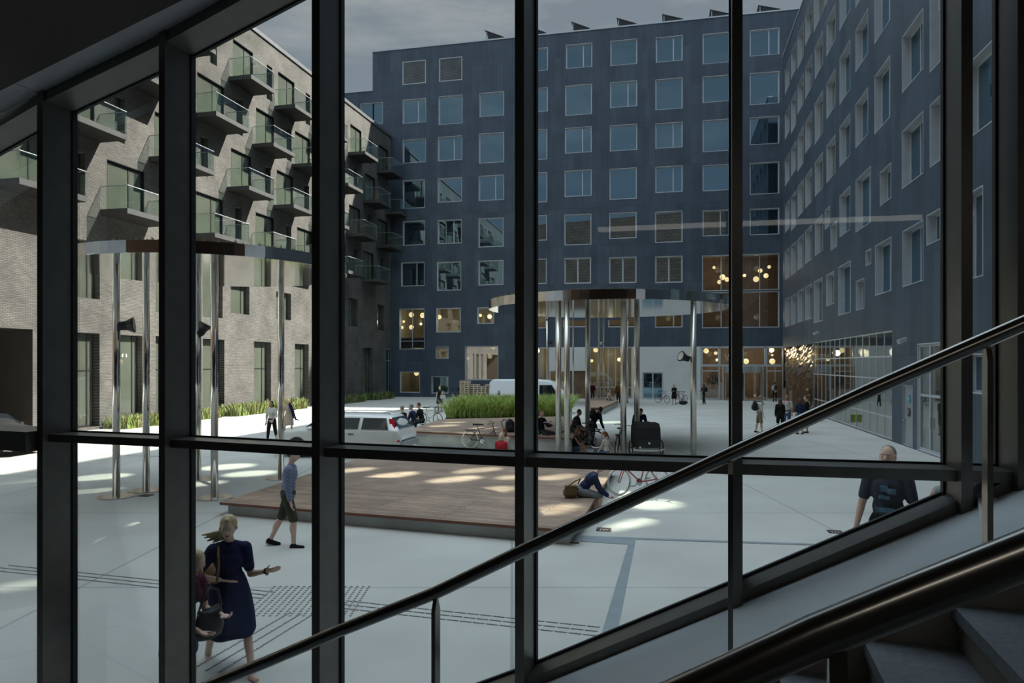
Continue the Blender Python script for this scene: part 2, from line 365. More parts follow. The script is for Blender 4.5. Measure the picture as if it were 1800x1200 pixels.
# ------------------------------------------------------------------ stair beside the glass
def stair_line(c, px):                # plan point at pixel column px on the line Y = c - .3 X
    t = (px-CX)/F; Y = c/(1+.3*t); return Vector((t*Y, Y, 0))
STU = Vector((1, -.3, 0)).normalized(); STN = Vector((.3, 1, 0)).normalized()
CS = 3.3
n0 = stair_line(CS, 1672); nz = zpx(1061, n0.y); GO, RI = .318, .166
slope = RI/GO
st = tag(empty('staircase', (n0.x, n0.y, nz)), 'grey terrazzo stair flight climbing beside the glass wall below the thick steel handrail', 'staircase')
for k in range(-9, 6):
    b = MB(); o0 = STU*(GO*k); d = -STN*2.0; u = STU*(GO+.03)
    p = [o0, o0+d, o0+u+d, o0+u]; zt = RI*k
    b.hexa([(q.x, q.y, zt-.05) for q in p]+[(q.x, q.y, zt) for q in p])
    b.build('tread', M['tread'], st)
    b = MB(); p = [o0+STU*.02, o0+STU*.02+d, o0+STU*.06+d, o0+STU*.06]
    b.hexa([(q.x, q.y, zt-RI) for q in p]+[(q.x, q.y, zt-.05) for q in p])
    b.build('riser', M['riser'], st)
# dark string wall along the tread ends and the sloping white ledge between it and the glass wall
e0, e1 = stair_line(CS, 250), stair_line(CS, 2150)
def strz(p): return nz+slope*((p-n0).dot(STU))+.085
b = MB(); q = [e0, e0+STN*.06, e1+STN*.06, e1]
b.hexa([(q[0].x, q[0].y, strz(e0)-.9), (q[1].x, q[1].y, strz(e0)-.9), (q[2].x, q[2].y, strz(e1)-.9), (q[3].x, q[3].y, strz(e1)-.9),
        (q[0].x, q[0].y, strz(e0)), (q[1].x, q[1].y, strz(e0)), (q[2].x, q[2].y, strz(e1)), (q[3].x, q[3].y, strz(e1))])
tag(b.build('trim_stringer', M['riser']), kind='structure')
b = MB()
xs = [stair_line(CS, p) for p in (420, 700, 905, 1100, 1287, 1500, 1690, 1900)]
ws = [on_wall(p, .1) for p in (420, 700, 905, 1100, 1287, 1500, 1700, 1880)]
for i in range(len(xs)-1):
    a, c, d, e = xs[i]+STN*.03, xs[i+1]+STN*.03, ws[i+1], ws[i]
    za, zc = strz(a), strz(c); zd, ze = SK*(d.x+.08)+S0-.095, SK*(e.x+.08)+S0-.095
    b.hexa([(a.x, a.y, za-.05), (e.x, e.y, ze-.05), (d.x, d.y, zd-.05), (c.x, c.y, zc-.05), (a.x, a.y, za), (e.x, e.y, ze), (d.x, d.y, zd), (c.x, c.y, zc)])
tag(b.build('trim_ledge', M['ledge']), kind='structure')
# white landing block at the head of the ledge
b = MB(); p0 = on_wall(1712, .1); zl = zpx(868, p0.y)
q0 = on_wall(1712, .26); 
b.hexa([(p0.x, p0.y, zl-1.2), (q0.x, q0.y, zl-1.2), (q0.x+1.2, q0.y-.3, zl-1.2), (p0.x+1.2, p0.y-.3, zl-1.2), (p0.x, p0.y, zl), (q0.x, q0.y, zl), (q0.x+1.2, q0.y-.3, zl), (p0.x+1.2, p0.y-.3, zl)])
r0 = stair_line(3.62, 1725); zr = zpx(925, r0.y)
b.hexa([(r0.x, r0.y, zr-.8), (p0.x+.02, p0.y, zr-.8), (p0.x+1.2, p0.y-.3, zr-.8), (r0.x+1.2, r0.y-.36, zr-.8), (r0.x, r0.y, zr-.12), (p0.x+.02, p0.y, zr-.02), (p0.x+1.2, p0.y-.3, zr+.02), (r0.x+1.2, r0.y-.36, zr-.05)])
tag(b.build('trim_landing', M['ledge']), kind='structure')
# handrails
def rail(name, label, c, pts, r, posts, pw):
    P = [Vector((stair_line(c, x).x, stair_line(c, x).y, zpx(y, stair_line(c, x).y))) for x, y in pts]
    ro = tag(empty(name, P[0]), label, 'handrail')
    b = MB(); b.tube([p-P[0] for p in P], r, 24); b.build('rail_tube', M['brush'], ro, True)
    for (px, pybot) in posts:
        q = stair_line(c, px); zt = None
        for i in range(len(P)-1):
            if P[i].x <= q.x <= P[i+1].x:
                k = (q.x-P[i].x)/(P[i+1].x-P[i].x); zt = P[i].z+(P[i+1].z-P[i].z)*k-r*.9
        base = strz(q) if pybot is None else zpx(pybot, q.y)
        b = MB(); l = q-P[0]
        u, w = STU, STN
        hu, hw = pw
        a = [l-u*hu-w*hw, l-u*hu+w*hw, l+u*hu+w*hw, l+u*hu-w*hw]; t0 = base-P[0].z; t1 = zt-P[0].z-.055; t2 = zt-P[0].z+.01
        tip = [l-u*hu-w*.004, l-u*hu+w*.004, l+u*hu+w*.004, l+u*hu-w*.004]
        b.hexa([(v.x, v.y, t0) for v in a]+[(v.x, v.y, t1) for v in a]); b.hexa([(v.x, v.y, t1) for v in a]+[(v.x, v.y, t2) for v in tip])
        b.build('post', M['brush'], ro)
    return ro
rail('handrail', 'long bronze handrail on flat steel posts running along the glass wall', 3.35,
     [(300, 1229), (360, 1208), (480, 1158), (600, 1107), (765, 1042), (933, 961), (1100, 883), (1240, 818), (1400, 745), (1533, 684), (1680, 620), (1800, 568), (1900, 524)], .031,
     [(766, None), (1284, None), (1736, None)], (.010, .032))
rail('handrail', 'thick brushed steel handrail nearest the camera above the stair treads', 1.15,
     [(800, 1400), (1050, 1292), (1300, 1180), (1439, 1117), (1620, 1045), (1800, 975), (2000, 896)], .031, [(1472, 1500)], (.012, .016))
# ------------------------------------------------------------------ facades
class Facade:
    """a straight facade: origin P on the ground, local x along it, local y into the building"""
    def __init__(s, name, P, u, label, cat='building'):
        s.P = Vector((P[0], P[1], 0)); s.u = Vector((u[0], u[1], 0)).normalized(); s.n = Vector((-s.u.y, s.u.x, 0))
        s.root = tag(empty(name, s.P, math.atan2(s.u.y, s.u.x)), label, cat)
    def hit(s, px, py, d=0):          # local (x, z) under a pixel on the plane pushed d into the building
        t = (px-CX)/F; P = s.P+s.n*d
        # (t*Y-P.x, Y-P.y) . n = 0
        Y = (P.x*s.n.x+P.y*s.n.y)/(t*s.n.x+s.n.y)
        q = Vector((t*Y, Y, 0))-s.P
        return q.dot(s.u), zpx(py, Y)
    def rect(s, x0, x1, yt, yb, ref='mid'):
        a, _ = s.hit(x0, yt); c, _ = s.hit(x1, yt); xm = {'mid': (x0+x1)/2, 'l': x0, 'r': x1}[ref]
        _, zt = s.hit(xm, yt); _, zb = s.hit(xm, yb)
        return (min(a, c), max(a, c), zb, zt)
    def wall(s, x0, x1, z0, z1, holes, m, depth=12, name='wall', back=True):
        xs = sorted({x0, x1, *[h[0] for h in holes], *[h[1] for h in holes]}); zs = sorted({z0, z1, *[h[2] for h in holes], *[h[3] for h in holes]})
        xs = [x for x in xs if x0 <= x <= x1]; zs = [z for z in zs if z0 <= z <= z1]
        b = MB()
        for za, zc in zip(zs, zs[1:]):
            if zc-za < 1e-4: continue
            run = None
            for xa, xc in list(zip(xs, xs[1:]))+[(None, None)]:
                inside = xa is None or any(h[0]-1e-5 <= xa and xc <= h[1]+1e-5 and h[2]-1e-5 <= za and zc <= h[3]+1e-5 for h in holes)
                if not inside:
                    run = (run[0] if run else xa, xc)
                elif run:
                    b.quad((run[0], 0, za), (run[1], 0, za), (run[1], 0, zc), (run[0], 0, zc)); run = None
        b.quad((x0, 0, z0), (x0, 0, z1), (x0, depth, z1), (x0, depth, z0)); b.quad((x1, 0, z0), (x1, depth, z0), (x1, depth, z1), (x1, 0, z1))
        b.quad((x0, 0, z1), (x1, 0, z1), (x1, depth, z1), (x0, depth, z1))
        if back: b.quad((x0, depth, z0), (x0, depth, z1), (x1, depth, z1), (x1, depth, z0))
        return b.build(name, m, s.root)
    def window(s, r, depth, mf, mg, bars=(), hbars=(), ft=.06, lining=None, proud=.012, name='window', back=None):
        x0, x1, z0, z1 = r; b = MB(); l = .035
        y0 = -proud
        for (a, c, d, e) in ((x0, x0+l, z0, z1), (x1-l, x1, z0, z1), (x0+l, x1-l, z0, z0+l), (x0+l, x1-l, z1-l, z1)):
            b.box(a, c, y0, depth+.05, d, e, 0)
        x0 += l; x1 -= l; z0 += l; z1 -= l
        for (a, c, d, e) in ((x0, x0+ft, z0, z1), (x1-ft, x1, z0, z1), (x0+ft, x1-ft, z0, z0+ft), (x0+ft, x1-ft, z1-ft, z1)):
            b.box(a, c, depth-.03, depth+.03, d, e, 1)
        for k in bars:
            xx = x0+(x1-x0)*k; b.box(xx-ft*.6, xx+ft*.6, depth-.035, depth+.035, z0+ft, z1-ft, 1)
        for k in hbars:
            zz = z0+(z1-z0)*k; b.box(x0+ft, x1-ft, depth-.03, depth+.03, zz-ft*.5, zz+ft*.5, 1)
        o = b.build(name, [lining or mf, mf], s.root)
        g = MB(); g.box(x0+ft*.5, x1-ft*.5, depth-.008, depth+.008, z0+ft*.5, z1-ft*.5); g.build('pane', mg, o)
        return o
# ------------------------------------------------------------------ the blue building across the plaza
BK = Facade('office_building', (0, 67.77), (.9765, -.2156), 'dark blue metal clad office block closing the far side of the plaza')
ROW = {
 'A': [(943, 963, 84, 124, ''), (995, 1041, 77, 119, 'r'), (1073, 1120, 70, 114, ''), (1153, 1200, 64, 108, 'r'), (1235, 1283, 58, 111, ''), (1318, 1370, 51, 97, 'r')],
 'B': [(634, 673, 181, 219, ''), (708, 749, 174, 216, 'r'), (771, 813, 168, 218, ''), (843, 886, 162, 204, ''), (921, 963, 155, 197, 'l'), (993.5, 1040.5, 149, 202, ''), (1072.5, 1120, 143, 188, 'r'), (1152, 1200, 138, 192, ''), (1235, 1283, 133, 179, ''), (1318, 1370, 127, 183, '')],
 'C': [(708, 748.5, 245, 286, ''), (770, 812.5, 239.5, 282, 'r'), (842, 886, 233.5, 286, ''), (919, 962, 228, 281, ''), (993, 1040, 223.5, 268.5, 'r'), (1072, 1120, 219, 264.5, ''), (1152, 1200, 215.5, 260, 'r'), (1235, 1283, 210, 266, ''), (1318, 1370, 205, 253.5, '')],
 'D': [(708, 747, 316, 366, ''), (769.5, 812, 312.5, 355, ''), (841.5, 886, 308, 352, 'r'), (919, 962, 303.5, 356, ''), (992.5, 1040, 299, 345, 'r'), (1071.5, 1119.5, 295.5, 350, ''), (1152, 1200, 292, 338, 'r'), (1235, 1283, 289.5, 335, ''), (1318, 1370, 285, 341, '')],
 'E': [(708, 747, 388, 431, ''), (769.5, 811.5, 386, 428, 'r'), (841, 885, 383, 434, ''), (918, 961.5, 379, 423, 'l'), (992, 1039.5, 376.5, 430.5, ''), (1071, 1119, 373.5, 419, ''), (1151.5, 1200, 371, 426, ''), (1235, 1283, 369, 414.5, 'r'), (1318, 1370, 366, 412.5, '')],
 'F': [(705, 746, 460.5, 503, 'r'), (768, 810.5, 460, 510.5, ''), (841, 885, 457.5, 501, ''), (918, 961, 455, 499, ''), (992, 1039, 453, 498.5, 'm'), (1070.5, 1119, 451.5, 497.5, 'm'), (1151.5, 1200, 450, 497, 'm')],
 'G': [(767, 810, 541, 584, 'c'), (839, 868.5, 540, 569, 'c'), (926, 960, 541, 577, 'b'), (990, 1037, 540, 575, 'b'), (1069, 1117, 539, 575, 'b'), (1151.5, 1200, 538, 575.5, 'n')],
}
BH = []; BW = []
for k, lst in ROW.items():
    for (x0, x1, yt, yb, t) in lst: r = BK.rect(x0, x1, yt, yb); BH.append(r); BW.append((r, t))
BIG = [(BK.rect(702, 746, 542, 614), 'cross'), (BK.rect(1234, 1370, 447, 510.5), 'grid'), (BK.rect(1234, 1370, 512.5, 576), 'grid'), (BK.rect(766, 788.5, 609, 630), 'c'),
       (BK.rect(817.5, 876, 608, 668), 'mir'), (BK.rect(703, 738, 653, 690), 'c'), (BK.rect(758.5, 788, 661.5, 691.5), 'dark'),
       (BK.rect(707.5, 748.5, 107, 147.5), 'louvre'), (BK.rect(772, 812.5, 101, 142), 'louvre')]
BH += [r for r, _ in BIG]
ZS = BK.hit(1200, 609)[1]                 # soffit over the pale ground floor
XW0 = BK.hit(930, 600)[0]; XE = BK.hit(1379, 600)[0]; XL = BK.hit(560, 600)[0]; XR = XE+12; XT = BK.hit(655, 90)[0]
ZT = 34.25; ZT2 = BK.hit(620, 163)[1]
BK.wall(XT, XR, ZS, ZT, BH, M['blue'], 14)
BK.wall(XL, XT, ZS, ZT2, BH, M['blue'], 14)
BK.wall(XL, XW0, 0, ZS, BH, M['blue'], 14)
b = MB(); b.box(XT-.05, XR, -.06, .5, ZT, ZT+.12); b.box(XL, XT, -.06, .5, ZT2, ZT2+.12); b.build('roof_coping', M['alu'], BK.root)
for r, t in BW:
    bars = {'r': (.66,), 'l': (.34,), 'm': (.5,), 'n': (.68,), 'c': (), 'b': ()}.get(t, ())
    BK.window(r, .20, M['alu'], M['win_clear'] if t in ('c', 'b', 'n') else M['win_blue'], bars, ft=.07 if t != 'm' else .1)
for r, t in BIG:
    if t == 'louvre': BK.window(r, .06, M['alu'], M['louvre'], ft=.05, name='louvre_panel')
    elif t == 'grid': BK.window(r, .20, M['alu'], M['win_clear'], (.25, .5, .755), ft=.06)
    elif t == 'cross': BK.window(r, .20, M['alu'], M['win_clear'], (.5,), (.2,), ft=.06)
    elif t == 'mir': BK.window(r, .22, M['alu'], M['win_mirror'], (), ft=.05)
    elif t == 'dark': BK.window(r, .28, M['alu'], M['win_blue'], (.5,), ft=.05)
    else: BK.window(r, .22, M['alu'], M['win_clear'], (), ft=.05)
# pale ground floor with shop windows, door and glazed entrance
def bx(p): return BK.hit(p, 650)[0]
def bz(p, x=1200): return BK.hit(x, p)[1]
DOOR = (bx(1129), bx(1166), .02, bz(654)); SHOP = [(bx(936), bx(966), .35, ZS-.02), (bx(966), bx(998), .35, bz(652)), (bx(1002), bx(1033), .02, bz(652)), (bx(1036), bx(1111), .02, ZS-.02)]
ENT = (bx(1231.5), bx(1378), .02, ZS-.02)
BK.wall(XW0, XE, 0, ZS, [DOOR, ENT]+SHOP, M['render'], .3, 'ground_floor_wall', False)
BK.window(SHOP[0], .1, M['alu'], M['win_clear'], (), (), .06, name='shop_window'); BK.window(SHOP[1], .1, M['alu'], M['win_clear'], (), (), .06, name='shop_window')
BK.window(SHOP[2], .1, M['roomwood'], M['roomwood'], (.2, .4, .6, .8), (), .05, name='timber_panel')
BK.window(SHOP[3], .1, M['alu'], M['win_clear'], (.2, .44, .62, .80), (.22,), .06, name='shop_window')
d = BK.window(DOOR, .08, M['alu'], M['win_blue'], (.5,), (), .09, name='double_door')
b = MB(); b.box((DOOR[0]+DOOR[1])/2+.1, (DOOR[0]+DOOR[1])/2+.13, -.02, .03, .95, 1.25); b.build('door_handle', M['chrome'], d)
e = MB(); X0, X1, Z0, Z1 = ENT
ex = lambda p: bx(p); zt_ = bz(640); zd = bz(651.5)
def bar(x0, x1, z0, z1, y0=-.05, y1=.12): e.box(x0, x1, y0, y1, z0, z1)
for p, w in ((1233.5, .16), (1264.5, .22), (1306, .14), (1346, .26), (1376.5, .16)): bar(ex(p)-w/2, ex(p)+w/2, zt_, Z1)
bar(X0, X1, zt_-.2, zt_); bar(X0, X1, Z1-.14, Z1)
for p, w in ((1234, .09), (1264, .09), (1271, .09), (1341, .09), (1348, .09), (1376.5, .12), (1362.5, .05)): bar(ex(p)-w/2, ex(p)+w/2, 0, zt_-.2)
for a, c in ((1234, 1264), (1348, 1376)): bar(ex(a), ex(c), zd-.05, zd+.05); bar(ex(a), ex(c), .02, .14)
ent = e.build('entrance_frame', M['alu'], BK.root)
g = MB(); g.box(X0, ex(1271), .03, .045, .02, zt_-.2); g.box(ex(1341), X1, .03, .045, .02, zt_-.2); g.box(X0, X1, .03, .045, zt_, Z1); g.build('pane', M['win_clear'], ent)
# revolving door drum between the two swing doors
rd = MB(); cx_, rad = (ex(1271)+ex(1341))/2, (ex(1341)-ex(1271))/2-.1
rd.lathe([(rad, zt_-.75), (rad, zt_-.22)], (cx_, .3, 0), 32); rd.lathe([(rad, 0), (rad, .06)], (cx_, .3, 0), 32)
for a in (20, 90, 160, 200, 270, 340):
    rd.box(cx_+rad*math.cos(R(a))-.05, cx_+rad*math.cos(R(a))+.05, .3+rad*math.sin(R(a))-.05, .3+rad*math.sin(R(a))+.05, 0, zt_-.7)
rv = rd.build('revolving_door', M['alu2'], BK.root)
g = MB()
for a in range(200, 341, 10):
    a0, a1 = R(a), R(a+10); g.quad((cx_+rad*math.cos(a0), .3+rad*math.sin(a0), .06), (cx_+rad*math.cos(a1), .3+rad*math.sin(a1), .06), (cx_+rad*math.cos(a1), .3+rad*math.sin(a1), zt_-.75), (cx_+rad*math.cos(a0), .3+rad*math.sin(a0), zt_-.75))
g.build('curved_glass', M['win_clear'], rv)
w = MB(); w.box(cx_-.03, cx_+.03, -.85, 1.3, .1, zt_-.8); w.build('door_wing', M['blackplastic'], rv)
# lettering and poster at the entrance
def letters(name, strokes, x, z, h, w_, th, m, par, y=-.08):
    b = MB()
    for (a, c) in strokes:
        p, q = Vector((x+a[0]*w_, y, z+a[1]*h)), Vector((x+c[0]*w_, y, z+c[1]*h)); d = (q-p).normalized(); n = Vector((-d.z, 0, d.x))*th/2; p -= d*th/2; q += d*th/2
        b.hexa([tuple(p-n), tuple(p+n), tuple(q+n), tuple(q-n)]+[tuple(v+Vector((0, .03, 0))) for v in (p-n, p+n, q+n, q-n)])
    return b.build(name, m, par)
Ls = {'U': [((0, 1), (0, .15)), ((0, .15), (.2, 0)), ((.2, 0), (.8, 0)), ((.8, 0), (1, .15)), ((1, .15), (1, 1))], 'C': [((1, 1), (.2, 1)), ((.2, 1), (0, .8)), ((0, .8), (0, .2)), ((0, .2), (.2, 0)), ((.2, 0), (1, 0))]}
lx, lz = ex(1275.2), bz(627.8)
for i, ch in enumerate('UCC'): letters('entrance_lettering', Ls[ch], lx+i*.42, lz, .22, .25, .075, M['whitesign'], BK.root)
b = MB(); b.box(lx, lx+.9, -.08, -.05, lz-.2, lz-.14); b.box(lx, lx+.7, -.08, -.05, lz-.36, lz-.31); b.build('sign_lines', M['whitesign'], BK.root)
po = tag(empty('poster', BK.P+BK.u*ex(1254.5)+BK.n*.35, math.atan2(BK.u.y, BK.u.x)), 'black hanging poster with white vertical script behind the entrance door', 'poster')
pz0, pz1 = bz(675), bz(654.5)
b = MB(); b.box(-.36, .36, 0, .03, pz0, pz1); b.build('board', M['blackplastic'], po)
b = MB(); b.tube([(.02, -.01, pz0+.15), (.1, -.01, pz0+.28), (-.02, -.01, pz0+.36), (.1, -.01, pz0+.48), (.0, -.01, pz0+.58), (.06, -.01, pz0+.74), (-.06, -.01, pz0+.82), (.08, -.01, pz0+.98), (.22, -.01, pz0+.84)], .035, 6); b.build('script', M['whitesign'], po)
# rooms behind the clear panes
def room(x0, x1, z0, z1, d, m, name='room'):
    b = MB(); y0 = .32
    b.quad((x0, d, z0), (x1, d, z0), (x1, d, z1), (x0, d, z1), 0); b.quad((x0, y0, z0), (x1, y0, z0), (x1, d, z0), (x0, d, z0), 1)
    b.quad((x0, y0, z1), (x0, d, z1), (x1, d, z1), (x1, y0, z1), 0); b.quad((x0, y0, z0), (x0, d, z0), (x0, d, z1), (x0, y0, z1), 0); b.quad((x1, y0, z0), (x1, y0, z1), (x1, d, z1), (x1, d, z0), 0)
    b.build(name, [m, M['roomfloor']], BK.root)
room(bx(1225), XR-.5, .01, ZS-.01, 6, M['roomwood']); room(XW0+.1, bx(1124), .01, ZS-.01, 5, M['room']); room(bx(1126), bx(1170), .01, ZS-.3, 3, M['room'])
zA, zB = bz(578), bz(512); room(bx(1226), XR-.5, zA, bz(444), 6, M['roomwood']); room(bx(690), bx(1222), zA-.6, bz(530), 6, M['room'])
room(bx(690), bx(884), .01, ZS+.3, 5, M['room'])
# unseen point lights, added to brighten the rooms around their globe lamps
def point(o, x, y, z, e, col=(1, .82, .58), r=.25):
    l = bpy.data.lights.new('room_light', 'POINT'); l.energy = e; l.color = col; l.shadow_soft_size = r
    q = bpy.data.objects.new('room_light', l); COL.objects.link(q); q.location = o.P+o.u*x+o.n*y+Vector((0, 0, z)); return q
for p, z, e_ in ((1250, 4.2, 110), (1310, 4.2, 110), (1360, 4.2, 110), (960, 4.2, 130), (1070, 4.2, 130), (720, 4.0, 80), (850, 4.0, 200)): point(BK, bx(p), 2.4, z, e_)
for p, e_ in ((1265, 40), (1335, 40), (724, 85), (788, 85), (856, 85), (945, 60), (1060, 60), (1175, 60)): point(BK, bx(p), 2.2, bz(556), e_)
for p in (1265, 1335): point(BK, bx(p), 2.4, bz(470), 45)
GN = [0]
def globe(fa, px, py, rp, d, where, ztop=None):
    GN[0] += 1; d += (GN[0] % 3)*.75
    x, z = fa.hit(px, py, d); Y = (fa.P+fa.u*x+fa.n*d).y; r = rp*Y/F
    o = tag(empty('globe_lamp', fa.P+fa.u*x+fa.n*d+Vector((0, 0, z))), where, 'lamp', 'round globe lamps inside the rooms')
    b = MB(); b.ball((0, 0, 0), r, 16, 10); b.build('globe', M['globe'], o, True)
    b = MB(); b.tube([(0, 0, r), (0, 0, (ztop-z) if ztop else r+.5)], .012, 5); b.build('cord', M['blackplastic'], o)
zr1, zr2 = ZS-.02, bz(446)
for i, (x, y, r_, w_) in enumerate([(1255, 470, 2.6, 'small lit globe farthest left in the upper window wall by the corner'), (1270, 487, 5, 'large lit globe left of the dark post in the upper window wall'), (1264.5, 495.5, 3.6, 'lowest lit globe left of the dark post in the upper window wall'), (1278, 491, 4, 'lit globe touching the dark post on its left in the upper window wall'), (1308.5, 484, 3, 'small lit globe just right of the dark post in the upper window wall'), (1329, 490.5, 5, 'largest lit globe right of the dark post in the upper window wall'), (1336.5, 475.5, 3.8, 'lit globe hanging above the largest one in the upper window wall'), (1346.5, 484.5, 4.2, 'lit globe right of and lower than its neighbour in the upper window wall'), (1352, 469, 3, 'highest small lit globe nearest the corner in the upper window wall')]): globe(BK, x, y, r_, 1.2, w_, zr2)
for (x, y, r_, w_) in [(1241, 616.5, 4.4, 'lit globe high at the left end of the entrance glazing'), (1260.5, 632.5, 2.6, 'small lit globe low in the left entrance pane'), (1258, 620.5, 3, 'small lit globe near the ceiling of the left entrance pane'), (1311.5, 635, 4.8, 'lit globe low in the wide pane over the revolving door'), (1356.5, 615, 4.4, 'upper large globe in the right entrance pane'), (1357.5, 624, 2, 'tiny globe between two large ones in the right entrance pane'), (1357.5, 635, 5, 'lower large globe in the right entrance pane'), (944.5, 616, 4.4, 'lit globe in the ground floor window beside the second post'), (1047, 615, 4.2, 'lit globe high in the shop window behind the canopy posts'), (1040, 634, 2.8, 'small lit globe low in the shop window behind the canopy posts'), (1089, 632, 3.6, 'lit globe in the shop window by the nearest twin post')]: globe(BK, x, y, r_, 1.4, w_, zr1)
zg = bz(531)
for (x, y, r_, w_) in [(723, 553, 4.4, 'upper centre globe in the tall two pane window by the brick corner'), (743, 554, 4.6, 'globe at the right edge of the tall two pane window by the brick corner'), (709.5, 565, 2.3, 'tiny upper left globe in the tall two pane window by the brick corner'), (706.5, 575.5, 2.8, 'small lower left globe in the tall two pane window by the brick corner'), (723, 575, 4, 'lower centre globe in the tall two pane window by the brick corner'), (740, 569.5, 2.3, 'tiny right globe in the tall two pane window by the brick corner'), (772, 557, 4, 'globe at the left edge of the square room window'), (844, 554, 3, 'left globe in the small window beside the canopy tip'), (860.5, 556, 4.2, 'right globe in the small window beside the canopy tip')]: globe(BK, x, y, r_, 1.2, w_, zg)
for (x, y, r_, w_) in [(732, 656, 4.2, 'globe in the low square window left of the walking woman in a tank top'), (822, 630, 3.2, 'globe in the big pale window above the pallets'), (867.5, 609.5, 4, 'half hidden globe at the top of the big pale window above the pallets')]: globe(BK, x, y, r_, .9, w_, ZS+.28)
# solar panels on the roof edge
for i, (xa, xb, yt, yb) in enumerate([(852, 886, 58.5, 66), (926, 960, 50.5, 58.5), (1004, 1037, 43.5, 50.5), (1084, 1119, 37, 43), (1164, 1201, 30.5, 36.5), (1248, 1285, 22.5, 29), (1333, 1372, 15, 22)]):
    x0, zt = BK.hit(xa, yt); x1, zb = BK.hit(xb, yb)
    nm = ['first', 'second', 'third', 'fourth', 'fifth', 'sixth', 'seventh'][i]
    o = tag(empty('solar_panel', BK.P+BK.u*x0+BK.n*.05+Vector((0, 0, ZT+.12))), 'tilted dark roof panel on the blue building, %s from the stepped roof end' % nm, 'solar panel', 'tilted panels along the roof edge')
    h = max(zt-ZT, .3)+.22; L_ = x1-x0
    b = MB(); b.hexa([(0, 0, h-.07), (0, 2.2, h-.07), (L_, 2.2, .05), (L_, 0, .05), (0, 0, h), (0, 2.2, h), (L_, 2.2, .12), (L_, 0, .12)]); b.build('panel', M['dark'], o)
    b = MB(); b.hexa([(.3, .02, .08), (.3, .05, .08), (L_, .05, .08), (L_, .02, .08), (.3, .02, h*.82), (.3, .05, h*.82), (L_, .05, .1), (L_, .02, .1)]); b.build('wind_plate', M['dark'], o)
    b = MB(); b.box(.12, .2, .05, .12, 0, h-.06); b.box(.5, .58, .05, .12, 0, h*.75); b.box(.12, .2, 2, 2.07, 0, h-.06); b.build('support', M['alu2'], o)
    o.rotation_euler = BK.root.rotation_euler
# ------------------------------------------------------------------ the right hand wing
RW = Facade('office_wing', (9.125, 0), (-.2195, -.9756), 'blue clad office wing with pale window reveals running along the right of the plaza')
RL = {
 (1380, 1388): [(122, 167), (201, 246), (281, 328), (361, 410), (442, 492), (526, 575)],
 (1390.5, 1399.5): [(95, 141), (178, 236), (262, 311), (347, 406.5), (432, 484.5), (521, 571.5)],
 (1402, 1412.5): [(64, 123), (151, 202), (240, 302), (329, 383), (421, 475), (512, 567)],
 (1415.5, 1427.5): [(28, 82), (121, 175), (216, 271), (311, 367), (406.5, 464), (504.7, 563)],
 (1432.5, 1446.5): [(84, 140), (183, 254), (286, 346), (390, 450.5)],
 (1430.5, 1454): [(-14, 58)], (1430.6, 1446): [(495.5, 568)],
 (1453, 1468.5): [(40, 100), (147.5, 210), (257.5, 322)], (1450, 1459): [(370, 404)], (1460, 1471.5): [(397, 441)], (1452.5, 1466): [(483.5, 538.5)],
 (1476, 1494.5): [(-40, 55), (103, 185), (224, 294), (345, 417.5)], (1473.6, 1495.6): [(470, 555)],
 (1504, 1526): [(-70, 15), (54, 128), (184, 261)], (1504.2, 1531): [(317.5, 409)], (1504.8, 1519.5): [(494.5, 546)], (1522, 1531.5): [(441.5, 468)],
 (1537.5, 1565): [(-60, 78), (135, 236.5)], (1547, 1566.5): [(303, 362.5)], (1538.7, 1567): [(432, 520)],
 (1586, 1623): [(66, 164), (232, 332.5)], (1586.7, 1623.2): [(406.5, 505), (-160, -20)],
 (1635, 1676): [(-90, 128), (185, 295)], (1629, 1653): [(379, 432)],
 (1699, 1772.5): [(116, 248)], (1695, 1728.5): [(344, 494), (622, 690)], (1761, 1797): [(350, 469)], (1650, 1712): [(-120, 20)],
}
RH = []; RWN = []
for (x0, x1), l in RL.items():
    for (yt, yb) in l:
        r = RW.rect(x0, x1, yt, yb, 'l'); RH.append(r); RWN.append((r, x1-x0, x0))
STORE = (RW.hit(1430, 640)[0], RW.hit(1568, 640)[0], .03, RW.hit(1430, 601)[1]); GOLD = (RW.hit(1377.5, 640)[0], RW.hit(1429, 640)[0], .03, RW.hit(1400, 608)[1])
GD = RW.rect(1587, 1605, 676, 785, 'l'); GD = (GD[0], GD[1], .03, GD[3]); SH2 = RW.rect(1613, 1655, 604, 790, 'l'); SH2 = (SH2[0], SH2[1], .03, SH2[3])
WD = RW.rect(1761, 1789, 675, 800, 'l'); WD = (WD[0], WD[1], .03, WD[3])
RTOP = 28.4; rx0, rx1 = RW.hit(1377, 640)[0]-.25, -9.0
RW.wall(rx0, rx1, 0, RTOP, RH+[STORE, GOLD, GD, SH2, WD], M['blue'], 15)
b = MB(); b.box(rx0, rx1, -.06, .4, RTOP, RTOP+.1); b.build('roof_coping', M['alu'], RW.root)
for r, wp, x0 in RWN:
    RW.window(r, .32, M['alu'], M['win_blue'] if x0 > 1470 else M['win_green'], (.5,) if (wp > 8 and x0 % 7 > 3) else (), ft=.06, lining=M['alu'])
